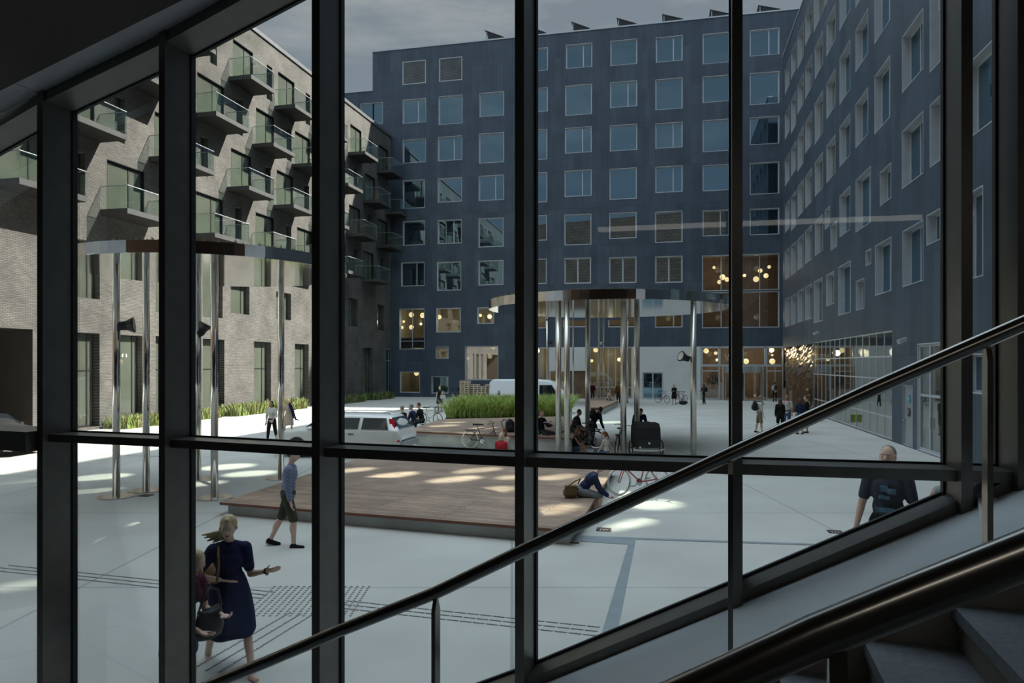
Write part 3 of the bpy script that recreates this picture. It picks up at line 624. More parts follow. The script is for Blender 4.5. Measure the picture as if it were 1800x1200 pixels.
# shop front: frame, panes, gold corner, doors
sf = MB(); x0, x1, z0, z1 = STORE; n_ = 14
for i in range(n_+1):
    xx = x0+(x1-x0)*i/n_; sf.box(xx-.03, xx+.03, .02, .06, z0, z1)
for zz in (z0+.05, z0+.95, z0+2.55, z0+3.5, z1-.05): sf.box(x0, x1, .025, .06, zz-.03, zz+.03)
sfo = sf.build('shop_front_frame', M['alu'], RW.root)
g = MB(); g.box(x0, x1, .03, .04, z0, z1); g.build('pane', M['win_shop'], sfo)
b = MB(); rg = random.Random(5); nx, nz = 22, 26
gp = [[(GOLD[0]+(GOLD[1]-GOLD[0])*i/nx, .05+rg.uniform(-.022, .022), GOLD[2]+(GOLD[3]-GOLD[2])*j/nz) for j in range(nz+1)] for i in range(nx+1)]
for i in range(nx):
    for j in range(nz): b.quad(gp[i][j], gp[i+1][j], gp[i+1][j+1], gp[i][j+1])
b.box(GOLD[0], GOLD[1], .08, .2, GOLD[2], GOLD[3]); b.build('gold_panel', M['gold'], RW.root)
def rroom(x0, x1, z0, z1, d, m):
    b = MB(); y0 = .34
    b.quad((x0, d, z0), (x1, d, z0), (x1, d, z1), (x0, d, z1), 0); b.quad((x0, y0, z0), (x1, y0, z0), (x1, d, z0), (x0, d, z0), 1)
    b.quad((x0, y0, z1), (x0, d, z1), (x1, d, z1), (x1, y0, z1), 0); b.quad((x0, y0, z0), (x0, d, z0), (x0, d, z1), (x0, y0, z1), 0); b.quad((x1, y0, z0), (x1, y0, z1), (x1, d, z1), (x1, d, z0), 0)
    b.build('room', [m, M['roomfloor']], RW.root)
rroom(STORE[0]-.4, STORE[1]+.3, .01, z1+.2, 6, M['shopwall']); rroom(SH2[0]-.3, SH2[1]+.3, .01, SH2[3]+.2, 4, M['white'])
for f_, e_ in ((.2, 55), (.55, 55), (.85, 40)): point(RW, x0+(x1-x0)*f_, 2.2, z1-.8, e_, (1, .85, .65))
for (x, y, r_, w_) in [(1460.5, 621, 3.6, 'lit globe near the far end of the right shop front'), (1478, 635, 4, 'lower lit globe in the middle of the right shop front'), (1515, 617.5, 5.5, 'largest lit globe high in the right shop front'), (1442, 635, 2.6, 'small lit globe beside the gold corner in the right shop front')]: globe(RW, x, y, r_, 1.4, w_, z1+.18)
d = RW.window(GD, .06, M['alu2'], M['alu2'], (), (), .05, name='grey_door')
b = MB(); xc = (GD[0]+GD[1])/2
b.box(xc-.12, xc+.16, .03, .045, 1.72, 2.02); b.build('cyan_sign', M['cyan'], d)
b = MB(); b.lathe([(.17, 0), (.17, .012)], (xc, .03, 1.35), 20, M=Matrix.Rotation(R(90), 3, 'X')); b.build('round_sign', M['blackplastic'], d)
b = MB(); b.tube([(xc-.05, .01, 1.27), (xc+.02, .01, 1.37), (xc+.06, .01, 1.44)], .018, 6); b.ball((xc+.02, .012, 1.43), .02); b.box(xc-.05, xc, .02, .04, 1.8, 1.95); b.build('sign_mark', M['whitesign'], d)
b = MB(); b.box(GD[0]+.1, GD[0]+.22, -.03, .03, 1.0, 1.04); b.build('door_handle', M['chrome'], d)
d = RW.window(SH2, .08, M['alu'], M['win_clear'], (.48,), (.52,), .09, name='glazed_door')
b = MB(); b.box((SH2[0]+SH2[1])/2+.1, (SH2[0]+SH2[1])/2+.13, .0, .05, .9, 1.3); b.build('door_handle', M['chrome'], d)
RW.window(WD, .12, M['alu'], M['white'], (.5,), (), .07, name='white_door')
for (px, py, lab) in ((1445, 586, 'small grey floodlight on the blue wall above the shop front'), (1603, 600, 'grey floodlight on the blue wall beside the glazed door')):
    x, z = RW.hit(px, py); o = tag(empty('floodlight', RW.P+RW.u*x+Vector((0, 0, z)), math.atan2(RW.u.y, RW.u.x)), lab, 'floodlight')
    b = MB(); b.box(-.04, .04, -.25, 0, -.03, .03); b.build('bracket', M['alu2'], o)
    b = MB(); b.hexa([(-.14, -.45, -.10), (-.14, -.2, .02), (.14, -.2, .02), (.14, -.45, -.10), (-.14, -.5, .06), (-.14, -.22, .16), (.14, -.22, .16), (.14, -.5, .06)]); b.build('lamp_head', M['alu'], o)
# ------------------------------------------------------------------ the brick apartment building on the left
LB = Facade('apartment_building', (-28.8, 0), (.2334, .9724), 'grey brick apartment building with staggered glass balconies closing the left side of the plaza')
def lrect(x0, x1, yt, yb, ref='l'): return LB.rect(x0, x1, yt, yb, ref)
LH = []; LW = []
for (x0, x1, yt, tr) in [(132, 176, 582.5, 1), (210, 251, 587, 0), (273, 296, 589, 1), (356, 395, 594, 1), (446, 477, 599, 1), (518, 543, 603.2, 1), (637, 655, 610, 1), (678, 692, 612.5, 2)]:
    r = lrect(x0, x1, yt, 700); r = (r[0], r[1], .12, r[3]); LW.append((r, tr, 'shop_window'))
for (x0, x1, zb, zt) in [(120, 176.5, 524.5, 9.2), (273, 296, 0, 0), (356, 392, 0, 0), (405, 439, 552.3, 8.4), (485, 512, 562.3, 8.4), (612, 629, 574, 0), (663, 676, 581, 0)]:
    r0 = LB.hit(x0, 600)[0]; r1 = LB.hit(x1, 600)[0]
    zb_ = LB.hit((x0+x1)/2 if zb else 400, zb or 552)[1]; LW.append(((r0, r1, zb_ if zb else 6.05, zt or zb_+2.5 if zb else 8.4), 0, 'window'))
ROWS = [(21.45, [28.6, 34.4, 40.3, 46.4, 51.64, 57.1, 62.95, 68.85], 2.65), (17.95, [31.2, 37.0, 42.96, 48.94, 53.9, 59.8, 65.86, 70.73], 2.7),
        (14.4, [26.6, 32.85, 39.45, 46.2, 51.45, 57.1, 62.67, 68.7], 2.85), (10.85, [24.2, 30.32, 36.15, 42.83, 48.9, 54.2, 59.8, 65.49], 2.9)]
LEND = 72.2
for z, ss, ln in ROWS:
    for i, s_ in enumerate(ss):
        a = (s_+.42, s_+.42+ (2.55 if s_ < 45 else 2.2), z+.08, z+2.62)
        if a[1] < LEND-.2: LW.append((a, 3, 'balcony_door'))
        c = (s_+4.2, s_+4.95, z+.12, z+2.55)
        if c[1] < LEND-.2 and c[1] < (ss+[99])[i+1]: LW.append((c, 0, 'window'))
PASS = (24.0, 32.4, .02, 4.75)
LH = [r for r, _, _ in LW]+[PASS]
LTOP = 25.55
LB.wall(14.0, LEND, 0, LTOP, LH, M['brick'], 13)
b = MB(); b.box(14, LEND+.05, -.1, .5, LTOP, LTOP+.28); b.build('roof_coping', M['coping'], LB.root)
for r, t, nm in LW:
    if t == 1: LB.window(r, .40, M['dark'], M['win_green'], (.72,), (.60,), .06, lining=M['brick'], proud=0, name=nm)
    elif t == 2: LB.window(r, .12, M['alu2'], M['win_blue'], (.5,), (.75,), .05, proud=0, name=nm)
    elif t == 3: LB.window(r, .16, M['dark'], M['win_green'], (.62,), (), .06, lining=M['dark'], proud=0, name=nm)
    else: LB.window(r, .34, M['dark'], M['win_green'], (.75,) if r[1]-r[0] > 1.2 else (), (), .05, lining=M['brick'], proud=0, name=nm)
# dark passage through the building
b = MB(); x0, x1, z0, z1 = PASS
b.quad((x0, 9, z0), (x1, 9, z0), (x1, 9, z1), (x0, 9, z1)); b.quad((x0, 0, z1), (x0, 9, z1), (x1, 9, z1), (x1, 0, z1)); b.quad((x0, 0, z0), (x0, 0, z1), (x0, 9, z1), (x0, 9, z0)); b.quad((x1, 0, z0), (x1, 9, z0), (x1, 9, z1), (x1, 0, z1)); b.quad((x0, 0, z0), (x0, 9, z0), (x1, 9, z0), (x1, 0, z0))
b.build('passage', M['soff_brown'], LB.root)
DP = 1.6
for z, ss, ln in ROWS:
    for i, s_ in enumerate(ss):
        L_ = {42.96: 3.25, 39.45: 3.35, 32.85: 3.3, 26.6: 3.3, 42.83: 3.45, 36.15: 3.3, 30.32: 3.4, 24.2: 3.4, 37.0: 3.2}.get(s_, ln)
        s1 = s_+L_
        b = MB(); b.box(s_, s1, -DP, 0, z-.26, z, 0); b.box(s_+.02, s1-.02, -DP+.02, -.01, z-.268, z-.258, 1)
        bo = b.build('balcony', [M['slab'], M['soffit']], LB.root)
        g = MB(); y0 = -DP+.03
        g.box(s_+.02, s1-.02, y0-.006, y0+.006, z-.05, z+1.12); g.box(s_+.02, s_+.032, y0, -.02, z, z+1.12); g.box(s1-.032, s1-.02, y0, -.02, z, z+1.12)
        g.build('glass_guard', M['guard'], bo)
        h = MB(); h.tube([(s_+.026, -.0, z+1.13), (s_+.026, y0, z+1.13), (s1-.026, y0, z+1.13), (s1-.026, 0, z+1.13)], .022, 6); h.build('guard_rail', M['alu2'], bo)
# ------------------------------------------------------------------ steel disc canopies
def canopy(name, label, C, Rr, z, th, poles, pr, base, lamps, plants=True, seg=96, pm='polesteel'):
    C = Vector(C); o = tag(empty(name, (C.x, C.y, 0)), label, 'canopy')
    b = MB(); b.lathe([(Rr-.05, z+.012), (Rr, z+.012), (Rr, z+th), (Rr-.08, z+th), (Rr-.1, z+th-.08)], (0, 0, 0), seg); b.build('rim', M['steel'], o, False)
    b = MB(); b.lathe([(Rr-.04, z), (Rr-.04, z+.03)], (0, 0, 0), seg); b.build('soffit', M['mirror'], o)
    b = MB()
    rr = random.Random(int(C.y*10))
    b.lathe([(Rr-.12, z+th-.12), (Rr-.12, z+th-.03)], (0, 0, 0), seg)
    for k in range(2600):
        a = rr.uniform(0, 6.283); q = Rr*math.sqrt(rr.uniform(.55, 1))*.985; x, y = q*math.cos(a), q*math.sin(a); h = rr.uniform(.05, .17); w = rr.uniform(.015, .04); d = rr.uniform(0, 6.28)
        dx, dy = math.cos(d)*w, math.sin(d)*w
        b.add([(x-dx, y-dy, z+th-.05), (x+dx, y+dy, z+th-.05), (x+rr.uniform(-.06, .06), y+rr.uniform(-.06, .06), z+th-.05+h)], [(0, 1, 2)])
    if plants: tag(b.build('roof_plants', M['leafdry'], o), kind='stuff')
    for (px, py) in poles:
        g = G(px, py)-C; g.z = 0
        b = MB(); b.lathe([(pr, .015), (pr, z+.005)], (g.x, g.y, 0), 20); po = b.build('pole', M[pm], o, True)
        if base:
            b = MB(); b.lathe([(.42, 0.0), (.42, .018), (.40, .024)], (g.x, g.y, 0), 40); b.build('base_plate', M['brush'], po)
    for (px, py, Y, dr) in lamps:
        g = Vector((at(px, Y), Y, zpx(py, Y)))-Vector((C.x, C.y, 0))
        b = MB(); Mx = Vector(dr).normalized().to_track_quat('Z', 'Y').to_matrix()
        b.lathe([(.03, -.22), (.10, -.18), (.12, .0), (.19, .14), (.19, .16)], g, 18, M=Mx); l = b.build('floodlight', M['dark'], o, False)
        b = MB(); b.lathe([(.15, .15), (.15, .165)], g, 18, M=Mx); b.build('lens', M['chrome'], l)
        b = MB(); b.tube([g, g+Vector((-.28 if dr[0] > 0 else .28, 0, .02))], .03, 8); b.build('bracket', M['dark'], l)
    return o
canopy('disc_canopy', 'round mirror steel canopy on slim poles in front of the brick building', (-7.9, 18.8, 0), 3.45, 5.62, .27,
       [(204.5, 873), (257, 862), (348, 843), (377, 875), (494, 840)], .085, True, [(223, 572, 17.2, (1, .30, .12)), (357, 578, 19.7, (.45, .1, .8))], pm='steel')
canopy('disc_canopy', 'round mirror steel canopy on many close poles in the middle of the plaza', (3.9, 29.0, 0), 4.85, 5.42, .34,
       [(981.5, 799), (996.5, 801), (1033, 774), (1096, 799), (1119.5, 792), (1219, 800)], .105, False, [(1203, 628, 25.0, (-1, -.4, .35))])
canopy('disc_canopy', 'far canopy of thin poles behind the white van and the grass planter', (6.2, 57.0, 0), 3.4, 6.9, .28,
       [(961.5, 706), (1007.5, 710), (1052.5, 709), (1061, 708), (1103, 709)], .075, False, [(968, 602, 56.5, (1, -.6, .3)), (1057, 604, 57, (-.4, -1, .3))], plants=False)
# ------------------------------------------------------------------ wooden platforms
def platform(name, label, top, z, lip, base_in, cat='platform'):
    o = tag(empty(name, top[0]*1.0-Vector((0, 0, top[0].z))), label, cat)
    c = sum(top, Vector((0, 0, 0)))/len(top); u = (top[1]-top[0]); ang = math.atan2(u.y, u.x)
    o.rotation_euler = (0, 0, ang); Rm = Matrix.Rotation(-ang, 3, 'Z'); P0 = o.location
    loc = lambda p: Rm @ (Vector((p.x, p.y, 0))-Vector((P0.x, P0.y, 0)))
    T = [loc(p) for p in top]
    b = MB(); n = len(T); b.add([(p.x, p.y, z-lip) for p in T]+[(p.x, p.y, z) for p in T], [tuple(range(n, 2*n))]+[(i, (i+1) % n, n+(i+1) % n, n+i) for i in range(n)])
    b.f = b.f[:1]; b.m = b.m[:1]; b.build('deck', M['wood'], o)
    b = MB(); b.add([(p.x, p.y, z-lip) for p in T]+[(p.x, p.y, z-.001) for p in T], [tuple(reversed(range(n)))]+[(i, (i+1) % n, n+(i+1) % n, n+i) for i in range(n)]); b.build('deck_edge', M['woodedge'], o)
    cl = loc(c); I = [cl+(p-cl)*(1-base_in/max((p-cl).length, .1)) for p in T]
    b = MB(); b.add([(p.x, p.y, 0) for p in I]+[(p.x, p.y, z-lip) for p in I], [tuple(reversed(range(n))), tuple(range(n, 2*n))]+[(i, (i+1) % n, n+(i+1) % n, n+i) for i in range(n)]); b.build('plinth', M['conc'], o)
    return o
platform('wooden_platform', 'low brown timber deck on a concrete plinth nearest the glass wall', [G(386, 882.5, .28), G(1010, 932, .28), G(1083, 818, .28), G(634, 804, .28)], .28, .055, .17)
BP = [G(711, 757, .55), G(1006, 770, .55), Vector((3.1, 29.5, .55)), Vector((2.6, 36.3, .55)), G(774, 736.5, .55)]
platform('wooden_platform', 'higher grey timber deck on a concrete wall in front of the grass planter', BP, .55, .07, .10)
platform('wooden_platform', 'far low timber bench deck below the shop windows behind the canopy poles', [G(1038, 716, .45), G(1060, 716, .45), G(1086, 704, .45), G(1078, 698, .45), G(1030, 700, .45)], .45, .1, .1)
# ------------------------------------------------------------------ planting
def blades(name, region, n, hmin, hmax, w, lean, mats, label, cat, z0=0.0, seed=1, parent=None):
    rr = random.Random(seed); b = MB()
    for k in range(n):
        x, y = region(rr); h = rr.uniform(hmin, hmax); a = rr.uniform(0, 6.283); d = rr.uniform(0, 6.283); l = rr.uniform(.1, 1)*lean*h
        dx, dy = math.cos(a)*w*rr.uniform(.6, 1.3), math.sin(a)*w*rr.uniform(.6, 1.3); lx_, ly_ = math.cos(d)*l, math.sin(d)*l
        mi = rr.randrange(len(mats))
        b.add([(x-dx*.5, y-dy*.5, z0), (x+dx*.5, y+dy*.5, z0), (x+dx+lx_*.4, y+dy+ly_*.4, z0+h*.6), (x-dx+lx_*.4, y-dy+ly_*.4, z0+h*.6), (x+lx_, y+ly_, z0+h)], [(0, 1, 2, 3), (3, 2, 4)], mi)
    o = b.build(name, mats, parent)
    if label: tag(o, label, cat, kind='stuff')
    return o
def quad_region(a, c, d, e):
    def f(rr):
        u, v = rr.random(), rr.random(); p = (a*(1-u)+c*u)*(1-v)+(e*(1-u)+d*u)*v; return p.x, p.y
    return f
# tall bamboo-like grass in its planter behind the higher deck
HA, HB_, HCc, HD = Vector((-3.3, 35.2, 0)), Vector((2.7, 36.4, 0)), Vector((3.5, 41.5, 0)), Vector((-2.6, 41.5, 0))
pl = tag(empty('planter', (0, 0, 0)), 'long concrete planter box holding the tall green grass behind the higher deck', 'planter')
b = MB(); b.hexa([(p.x, p.y, 0) for p in (HA, HB_, HCc, HD)]+[(p.x, p.y, .5) for p in (HA, HB_, HCc, HD)]); b.build('box', M['conc'], pl)
b = MB(); b.hexa([(p.x, p.y, .5) for p in (HA, HB_, HCc, HD)]+[(p.x, p.y, .53) for p in (HA, HB_, HCc, HD)]); b.build('soil', M['soil'], pl)
blades('ornamental_grass', quad_region(HA, HB_, HCc, HD), 17000, .40, 1.08, .018, 1.1, [M['leaf'], M['leafbright'], M['leafbright']], 'tall bright green grass filling the planter in front of the white van', 'grass', .52, 3)
for (s0, s1, w, h, n, lab, sd, mt) in [(36.2, 41.5, 1.5, .75, 1500, 'grass bed at the brick wall nearest the glass wall, behind the left canopy poles', 11, 0), (41.6, 44.6, 1.2, .75, 700, 'grass bed at the brick wall just right of the second window post', 12, 0),
        (44.9, 49.4, 1.6, .85, 1700, 'bright grass bed at the brick wall behind the woman in a white shirt', 13, 0), (50.3, 53.8, 1.6, .9, 1200, 'grass bed at the brick wall behind the blonde woman in a pale dress', 14, 0),
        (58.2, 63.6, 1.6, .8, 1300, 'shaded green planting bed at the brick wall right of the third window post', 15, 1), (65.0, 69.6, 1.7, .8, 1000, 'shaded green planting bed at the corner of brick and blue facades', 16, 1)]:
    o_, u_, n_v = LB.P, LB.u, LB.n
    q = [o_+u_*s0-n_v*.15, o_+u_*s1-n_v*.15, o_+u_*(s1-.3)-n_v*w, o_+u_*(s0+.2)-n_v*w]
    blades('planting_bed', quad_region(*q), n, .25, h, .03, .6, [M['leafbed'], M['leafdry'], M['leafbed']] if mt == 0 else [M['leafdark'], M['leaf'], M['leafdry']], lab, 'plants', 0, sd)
# ------------------------------------------------------------------ paving details
b = MB()
def flat(b, pts, z=.006): b.add([(p.x, p.y, z) for p in pts], [tuple(range(len(pts)))])
flat(b, [G(1012, 941), G(1118, 945), G(1104, 957), G(1010, 951)]); flat(b, [G(1104, 957), G(1118, 945), G(1085, 1112), G(1058, 1112)]); flat(b, [G(1118, 945), G(1440, 956), G(1440, 959), G(1118, 948)], .007)
flat(b, [G(1010, 951), G(1003, 948), G(1022, 930), G(1030, 932)], .008)
tag(b.build('trim_paving_band', M['pave_dark']), kind='structure')
b = MB()
def tact(p0, p1, n_, off, ln, w=.02):
    d = (p1-p0); L_ = d.length; d.normalize(); nn = Vector((-d.y, d.x, 0))
    for row in off:
        for k in range(n_):
            c = p0+d*(L_*(k+.5)/n_)+nn*row; a = d*(L_/n_*ln*.5); q = nn*w*.5
            b.hexa([tuple(v+Vector((0, 0, .001))) for v in (c-a-q, c-a+q, c+a+q, c+a-q)]+[tuple(v+Vector((0, 0, .012))) for v in (c-a-q, c-a+q, c+a+q, c+a-q)])
tact(G(0, 998), G(470, 1046), 34, (-.14, 0, .14), .93); tact(G(600, 1062), G(1052, 1110), 20, (-.14, 0, .14), .88); tact(G(360, 1180), G(530, 1078), 14, (-.16, 0, .16), .85)
tact(G(170, 800), G(280, 803), 26, (0, .16), .5)
c0 = G(545, 1055)
for i in range(-8, 9):
    for j in range(-7, 8):
        x, y = c0.x+i*.085, c0.y+j*.085; b.hexa([(x-.017, y-.017, .001), (x-.017, y+.017, .001), (x+.017, y+.017, .001), (x+.017, y-.017, .001), (x-.012, y-.012, .012), (x-.012, y+.012, .012), (x+.012, y+.012, .012), (x+.012, y-.012, .012)])
tag(b.build('tactile_paving', M['tactile']), 'grey tactile guide ribs and studs set in the pale paving', 'tactile paving', kind='stuff')
def grate(px, py, w, d, lab, ang=0):
    p = G(px, py); o = tag(empty('drain_grate', p, ang), lab, 'drain')
    b = MB(); b.box(-w/2, w/2, -d/2, -d/2+.025, 0, .014); b.box(-w/2, w/2, d/2-.025, d/2, 0, .014); b.box(-w/2, -w/2+.025, -d/2, d/2, 0, .014); b.box(w/2-.025, w/2, -d/2, d/2, 0, .014); b.build('frame', M['rust'], o)
    b = MB(); n_ = int(w/.06)
    for k in range(n_): b.box(-w/2+.03+k*.06, -w/2+.065+k*.06, -d/2+.03, d/2-.03, 0, .011)
    b.build('bars', M['rust'], o)
grate(1061, 931, .27, .27, 'square iron drain grate on the paving just right of the low deck', -.2); grate(1468, 935, .26, .24, 'square iron drain grate near the sloping sill at right', -.2); grate(256, 871, .28, .25, 'square iron drain grate beside the left canopy base plates', -.2)
grate(996, 953, .45, .07, 'narrow slot drain at the corner of the low deck', -.3)
# ------------------------------------------------------------------ vehicles
def loft(b, secs, mi=0):
    n = len(secs[0]); o = len(b.v)
    for s_ in secs: b.v += [tuple(p) for p in s_]
    for i in range(len(secs)-1):
        for k in range(n-1):
            b.f.append((o+i*n+k, o+i*n+k+1, o+(i+1)*n+k+1, o+(i+1)*n+k)); b.m.append(mi)
    b.f.append(tuple(o+k for k in range(n))); b.m.append(mi); b.f.append(tuple(o+(len(secs)-1)*n+k for k in reversed(range(n)))); b.m.append(mi)
def body_sections(st):
    secs = []
    for (x, zb, belt, roof, w, wr) in st:
        h = [(0, zb), (w*.86, zb), (w*.97, zb+.10), (w, zb+(belt-zb)*.45), (w*.985, belt-.06), (w*.955, belt)]
        if roof-belt > .12: h += [(wr+.02, roof-.10), (wr-.03, roof-.03), (wr*.7, roof), (0, roof+.01)]
        else: h += [(w*.92, belt+(roof-belt)*.5), (w*.80, roof), (w*.5, roof+.01), (0, roof+.015)]
        secs.append([(x, -y, z) for y, z in reversed(h)]+[(x, y, z) for y, z in h[1:]])
    return secs
def wheel_set(o, xs, w, r):
    for x in xs:
        for sd in (-1, 1):
            b = MB(); Mx = Matrix.Rotation(R(90), 3, 'X')
            b.lathe([(r*.62, -.09), (r, -.10), (r, .10), (r*.62, .11)], (x, sd*(w-.10), r), 24, M=Mx); wh = b.build('wheel', M['rubber'], o, False)
            b = MB(); b.lathe([(r*.60, -.115), (r*.6, .115)], (x, sd*(w-.10), r), 20, M=Mx); b.build('hubcap', M['chrome'], wh)
            a = MB(); a.lathe([(r*1.16, -.0), (r*1.16, .012)], (x, sd*(w-.004), r+.02), 28, M=Mx); a.build('wheel_arch', M['blackplastic'], o)
def glasspanel(o, name, x0, x1, x2, x3, w, wr, z0, z1, m, belt_k=.955):
    for sd in (-1, 1):
        b = MB(); e = .012
        b.hexa([(x0, sd*(w*belt_k+e), z0), (x1, sd*(w*belt_k+e), z0), (x2, sd*(wr+.03+e), z1), (x3, sd*(wr+.03+e), z1), (x0, sd*(w*belt_k-.01), z0), (x1, sd*(w*belt_k-.01), z0), (x2, sd*(wr), z1), (x3, sd*(wr), z1)])
        b.build(name, m, o)
def wagon(name, label, C, heading, paint):
    o = tag(empty(name, C, math.atan2(heading[1], heading[0])), label, 'car')
    st = [(-2.36, .38, .62, .66, .74, .5), (-2.33, .30, .80, .86, .84, .5), (-2.24, .26, .98, 1.06, .88, .56), (-2.12, .24, 1.0, 1.24, .90, .58), (-1.92, .22, 1.0, 1.46, .905, .60), (-1.0, .2, .99, 1.50, .91, .63), (-.1, .2, .98, 1.51, .91, .64), (.55, .2, .96, 1.42, .91, .62), (.95, .2, .95, 1.2, .905, .60), (1.22, .2, .93, .99, .90, .5), (1.9, .22, .84, .90, .87, .5), (2.25, .26, .70, .76, .80, .5), (2.36, .36, .58, .62, .66, .4)]
    b = MB(); loft(b, body_sections(st)); b.build('car_body', paint, o, True)
    wheel_set(o, (-1.4, 1.38), .905, .32)
    for (a, c, d, e) in ((-1.95, -.98, -.98, -1.80), (-.86, .0, .0, -.86), (.10, .92, .52, .10)): glasspanel(o, 'side_window', a, c, d, e, .91, .63, 1.02, 1.38, M['carglass'])
    b = MB(); b.hexa([(-2.27, -.70, 1.04), (-2.27, .70, 1.04), (-1.99, .56, 1.40), (-1.99, -.56, 1.40), (-2.2, -.70, 1.04), (-2.2, .70, 1.04), (-1.93, .56, 1.40), (-1.93, -.56, 1.40)]); b.build('rear_window', M['carglass'], o)
    b = MB(); b.hexa([(1.2, -.70, 1.0), (1.2, .70, 1.0), (.66, .58, 1.40), (.66, -.58, 1.40), (1.1, -.70, 1.0), (1.1, .70, 1.0), (.56, .58, 1.40), (.56, -.58, 1.40)]); b.build('windscreen', M['carglass'], o)
    for sd in (-1, 1):
        b = MB(); b.hexa([(-2.35, sd*.72, .62), (-2.35, sd*.86, .62), (-2.0, sd*.69, 1.36), (-2.04, sd*.60, 1.36), (-2.1, sd*.72, .62), (-2.1, sd*.905, .62), (-1.9, sd*.69, 1.36), (-1.9, sd*.60, 1.36)]); b.build('tail_light', M['redlens'], o)
        b = MB(); b.ball((.85, sd*1.0, 1.0), (.09, .09, .07)); b.build('door_mirror', paint, o, True)
        b = MB(); b.box(-.72, -.52, sd*.905-.012, sd*.905+.012, .83, .86); b.box(.15, .35, sd*.905-.012, sd*.905+.012, .83, .86); b.build('door_handle', M['blackplastic'], o)
        b = MB(); b.tube([(-1.9, sd*.52, 1.50), (-1.8, sd*.52, 1.55), (.2, sd*.54, 1.56), (.35, sd*.54, 1.49)], .018, 6); b.build('roof_rail', M['alu2'], o)
        b = MB(); b.hexa([(2.1, sd*.5, .62), (2.1, sd*.86, .62), (1.95, sd*.86, .80), (2.0, sd*.5, .78), (2.36, sd*.5, .62), (2.28, sd*.80, .62), (2.14, sd*.80, .79), (2.26, sd*.5, .76)]); b.build('headlight', M['chrome'], o)
    b = MB(); b.box(-2.44, -2.2, -.80, .80, .40, .60); b.build('rear_bumper', M['alu2'], o)
    return o
H_ = Vector((-.977, .215, 0))
wagon('car', 'silver estate car with a tall red tail light parked before the higher deck', (-5.85, 25.0, 0), H_, M['silver'])
wagon('car', 'dark car half hidden at the passage beyond the leftmost window post', (at(-40, 25.5), 25.5, 0), (1, -.12, 0), M['darkcar'])
vo = tag(empty('van', (1.35, 47.0, 0), math.atan2(-.215, .977)), 'white high roofed van parked behind the tall grass planter', 'van')
b = MB(); loft(b, body_sections([(-2.75, .45, 1.0, 1.6, .88, .70), (-2.72, .32, 1.05, 2.05, .93, .78), (-2.5, .3, 1.05, 2.2, .95, .80), (0, .3, 1.05, 2.22, .95, .82), (1.1, .3, 1.05, 2.16, .95, .80), (1.5, .3, 1.05, 2.0, .95, .78), (2.1, .3, 1.05, 1.32, .93, .70), (2.2, .3, 1.05, 1.12, .92, .6), (2.65, .35, .92, .98, .86, .5), (2.75, .45, .7, .75, .75, .4)])); b.build('van_body', M['vanwhite'], vo, True)
wheel_set(vo, (-1.7, 1.75), .95, .34)
glasspanel(vo, 'side_window', .62, 1.92, 1.42, .62, .95, .81, 1.12, 1.86, M['carglass']); glasspanel(vo, 'side_window', -.6, .42, .42, -.6, .95, .81, 1.12, 1.86, M['carglass'])
# ------------------------------------------------------------------ pallets, crates
pal0 = None; pk = 0
PW = ['leftmost', 'second', 'third', 'fourth', 'rightmost']
for i, (px, n_) in enumerate([(818, 13), (834, 11), (848, 10), (862, 11), (875, 11)]):
    for k in range(n_):
        if pal0 is None:
            pal0 = empty('pallet', (0, 0, 0)); 
            b = MB()
            for q in range(5): b.box(-.6, .6, -.4+q*.175, -.4+q*.175+.11, .122, .144)
            b.build('deck_boards', M['pallet'], pal0)
            b = MB()
            for x in (-.53, 0, .53):
                for y in (-.33, 0, .33): b.box(x-.07, x+.07, y-.05, y+.05, .022, .1)
            for y in (-.33, 0, .33): b.box(-.6, .6, y-.05, y+.05, 0, .022); b.box(-.6, .6, y-.05, y+.05, .1, .122)
            b.build('blocks', M['pallet'], pal0); o = pal0
        else: o = copy_tree(pal0)
        o.location = (at(px, 56), 56+(i % 2)*.1, k*.146); o.rotation_euler = (0, 0, -.2+.06*((i*7+k*3) % 5-2)*.3); o.scale = (.62, .9, 1)
        tag(o, 'raw wooden pallet in the %s stack beside the white van, %s' % (PW[i], ['lowest', 'second from the ground', 'third from the ground', 'fourth from the ground', 'fifth from the ground', 'sixth from the ground', 'seventh from the ground', 'eighth from the ground', 'ninth from the ground', 'tenth from the ground', 'eleventh from the ground', 'twelfth from the ground', 'thirteenth from the ground'][k]), 'pallet', 'wooden pallets stacked by the van')
for (px, py0, py1, Y, w, lab) in ((1389, 683, 701, 50.0, .75, 'dark brown timber crate at the foot of the gold wall, left one'), (1403, 686, 703, 47.5, 1.0, 'reddish brown timber crate at the foot of the gold wall, wider right one')):
    o = tag(empty('timber_crate', (at(px, Y), Y, 0), -.1), lab, 'crate'); z1 = zpx(py0, Y)
    b = MB(); n_ = 6
    for k in range(n_): b.box(-w/2+k*w/n_+.01, -w/2+(k+1)*w/n_-.01, -.4, -.37, .05, z1); b.box(-w/2+k*w/n_+.01, -w/2+(k+1)*w/n_-.01, .37, .4, .05, z1)
    b.box(-w/2, -w/2+.03, -.37, .37, .05, z1); b.box(w/2-.03, w/2, -.37, .37, .05, z1); b.build('boards', M['roomwood'], o)
    b = MB(); b.box(-w/2, w/2, -.37, .37, 0, .08); b.build('base', M['roomwood'], o)
o = tag(empty('planter', (at(1434, 40), 40, 0)), 'low lime green box standing at the foot of the right shop front', 'planter'); 
M['lime'] = mat('lime_paint', (.34, .46, .05), .5, vary=.05)
b = MB(); b.box(-.3, .3, -.15, .15, 0, .34); b.build('box', M['lime'], o); b = MB(); b.box(-.32, .32, -.17, .17, .34, .40); b.build('rim', M['lime'], o)
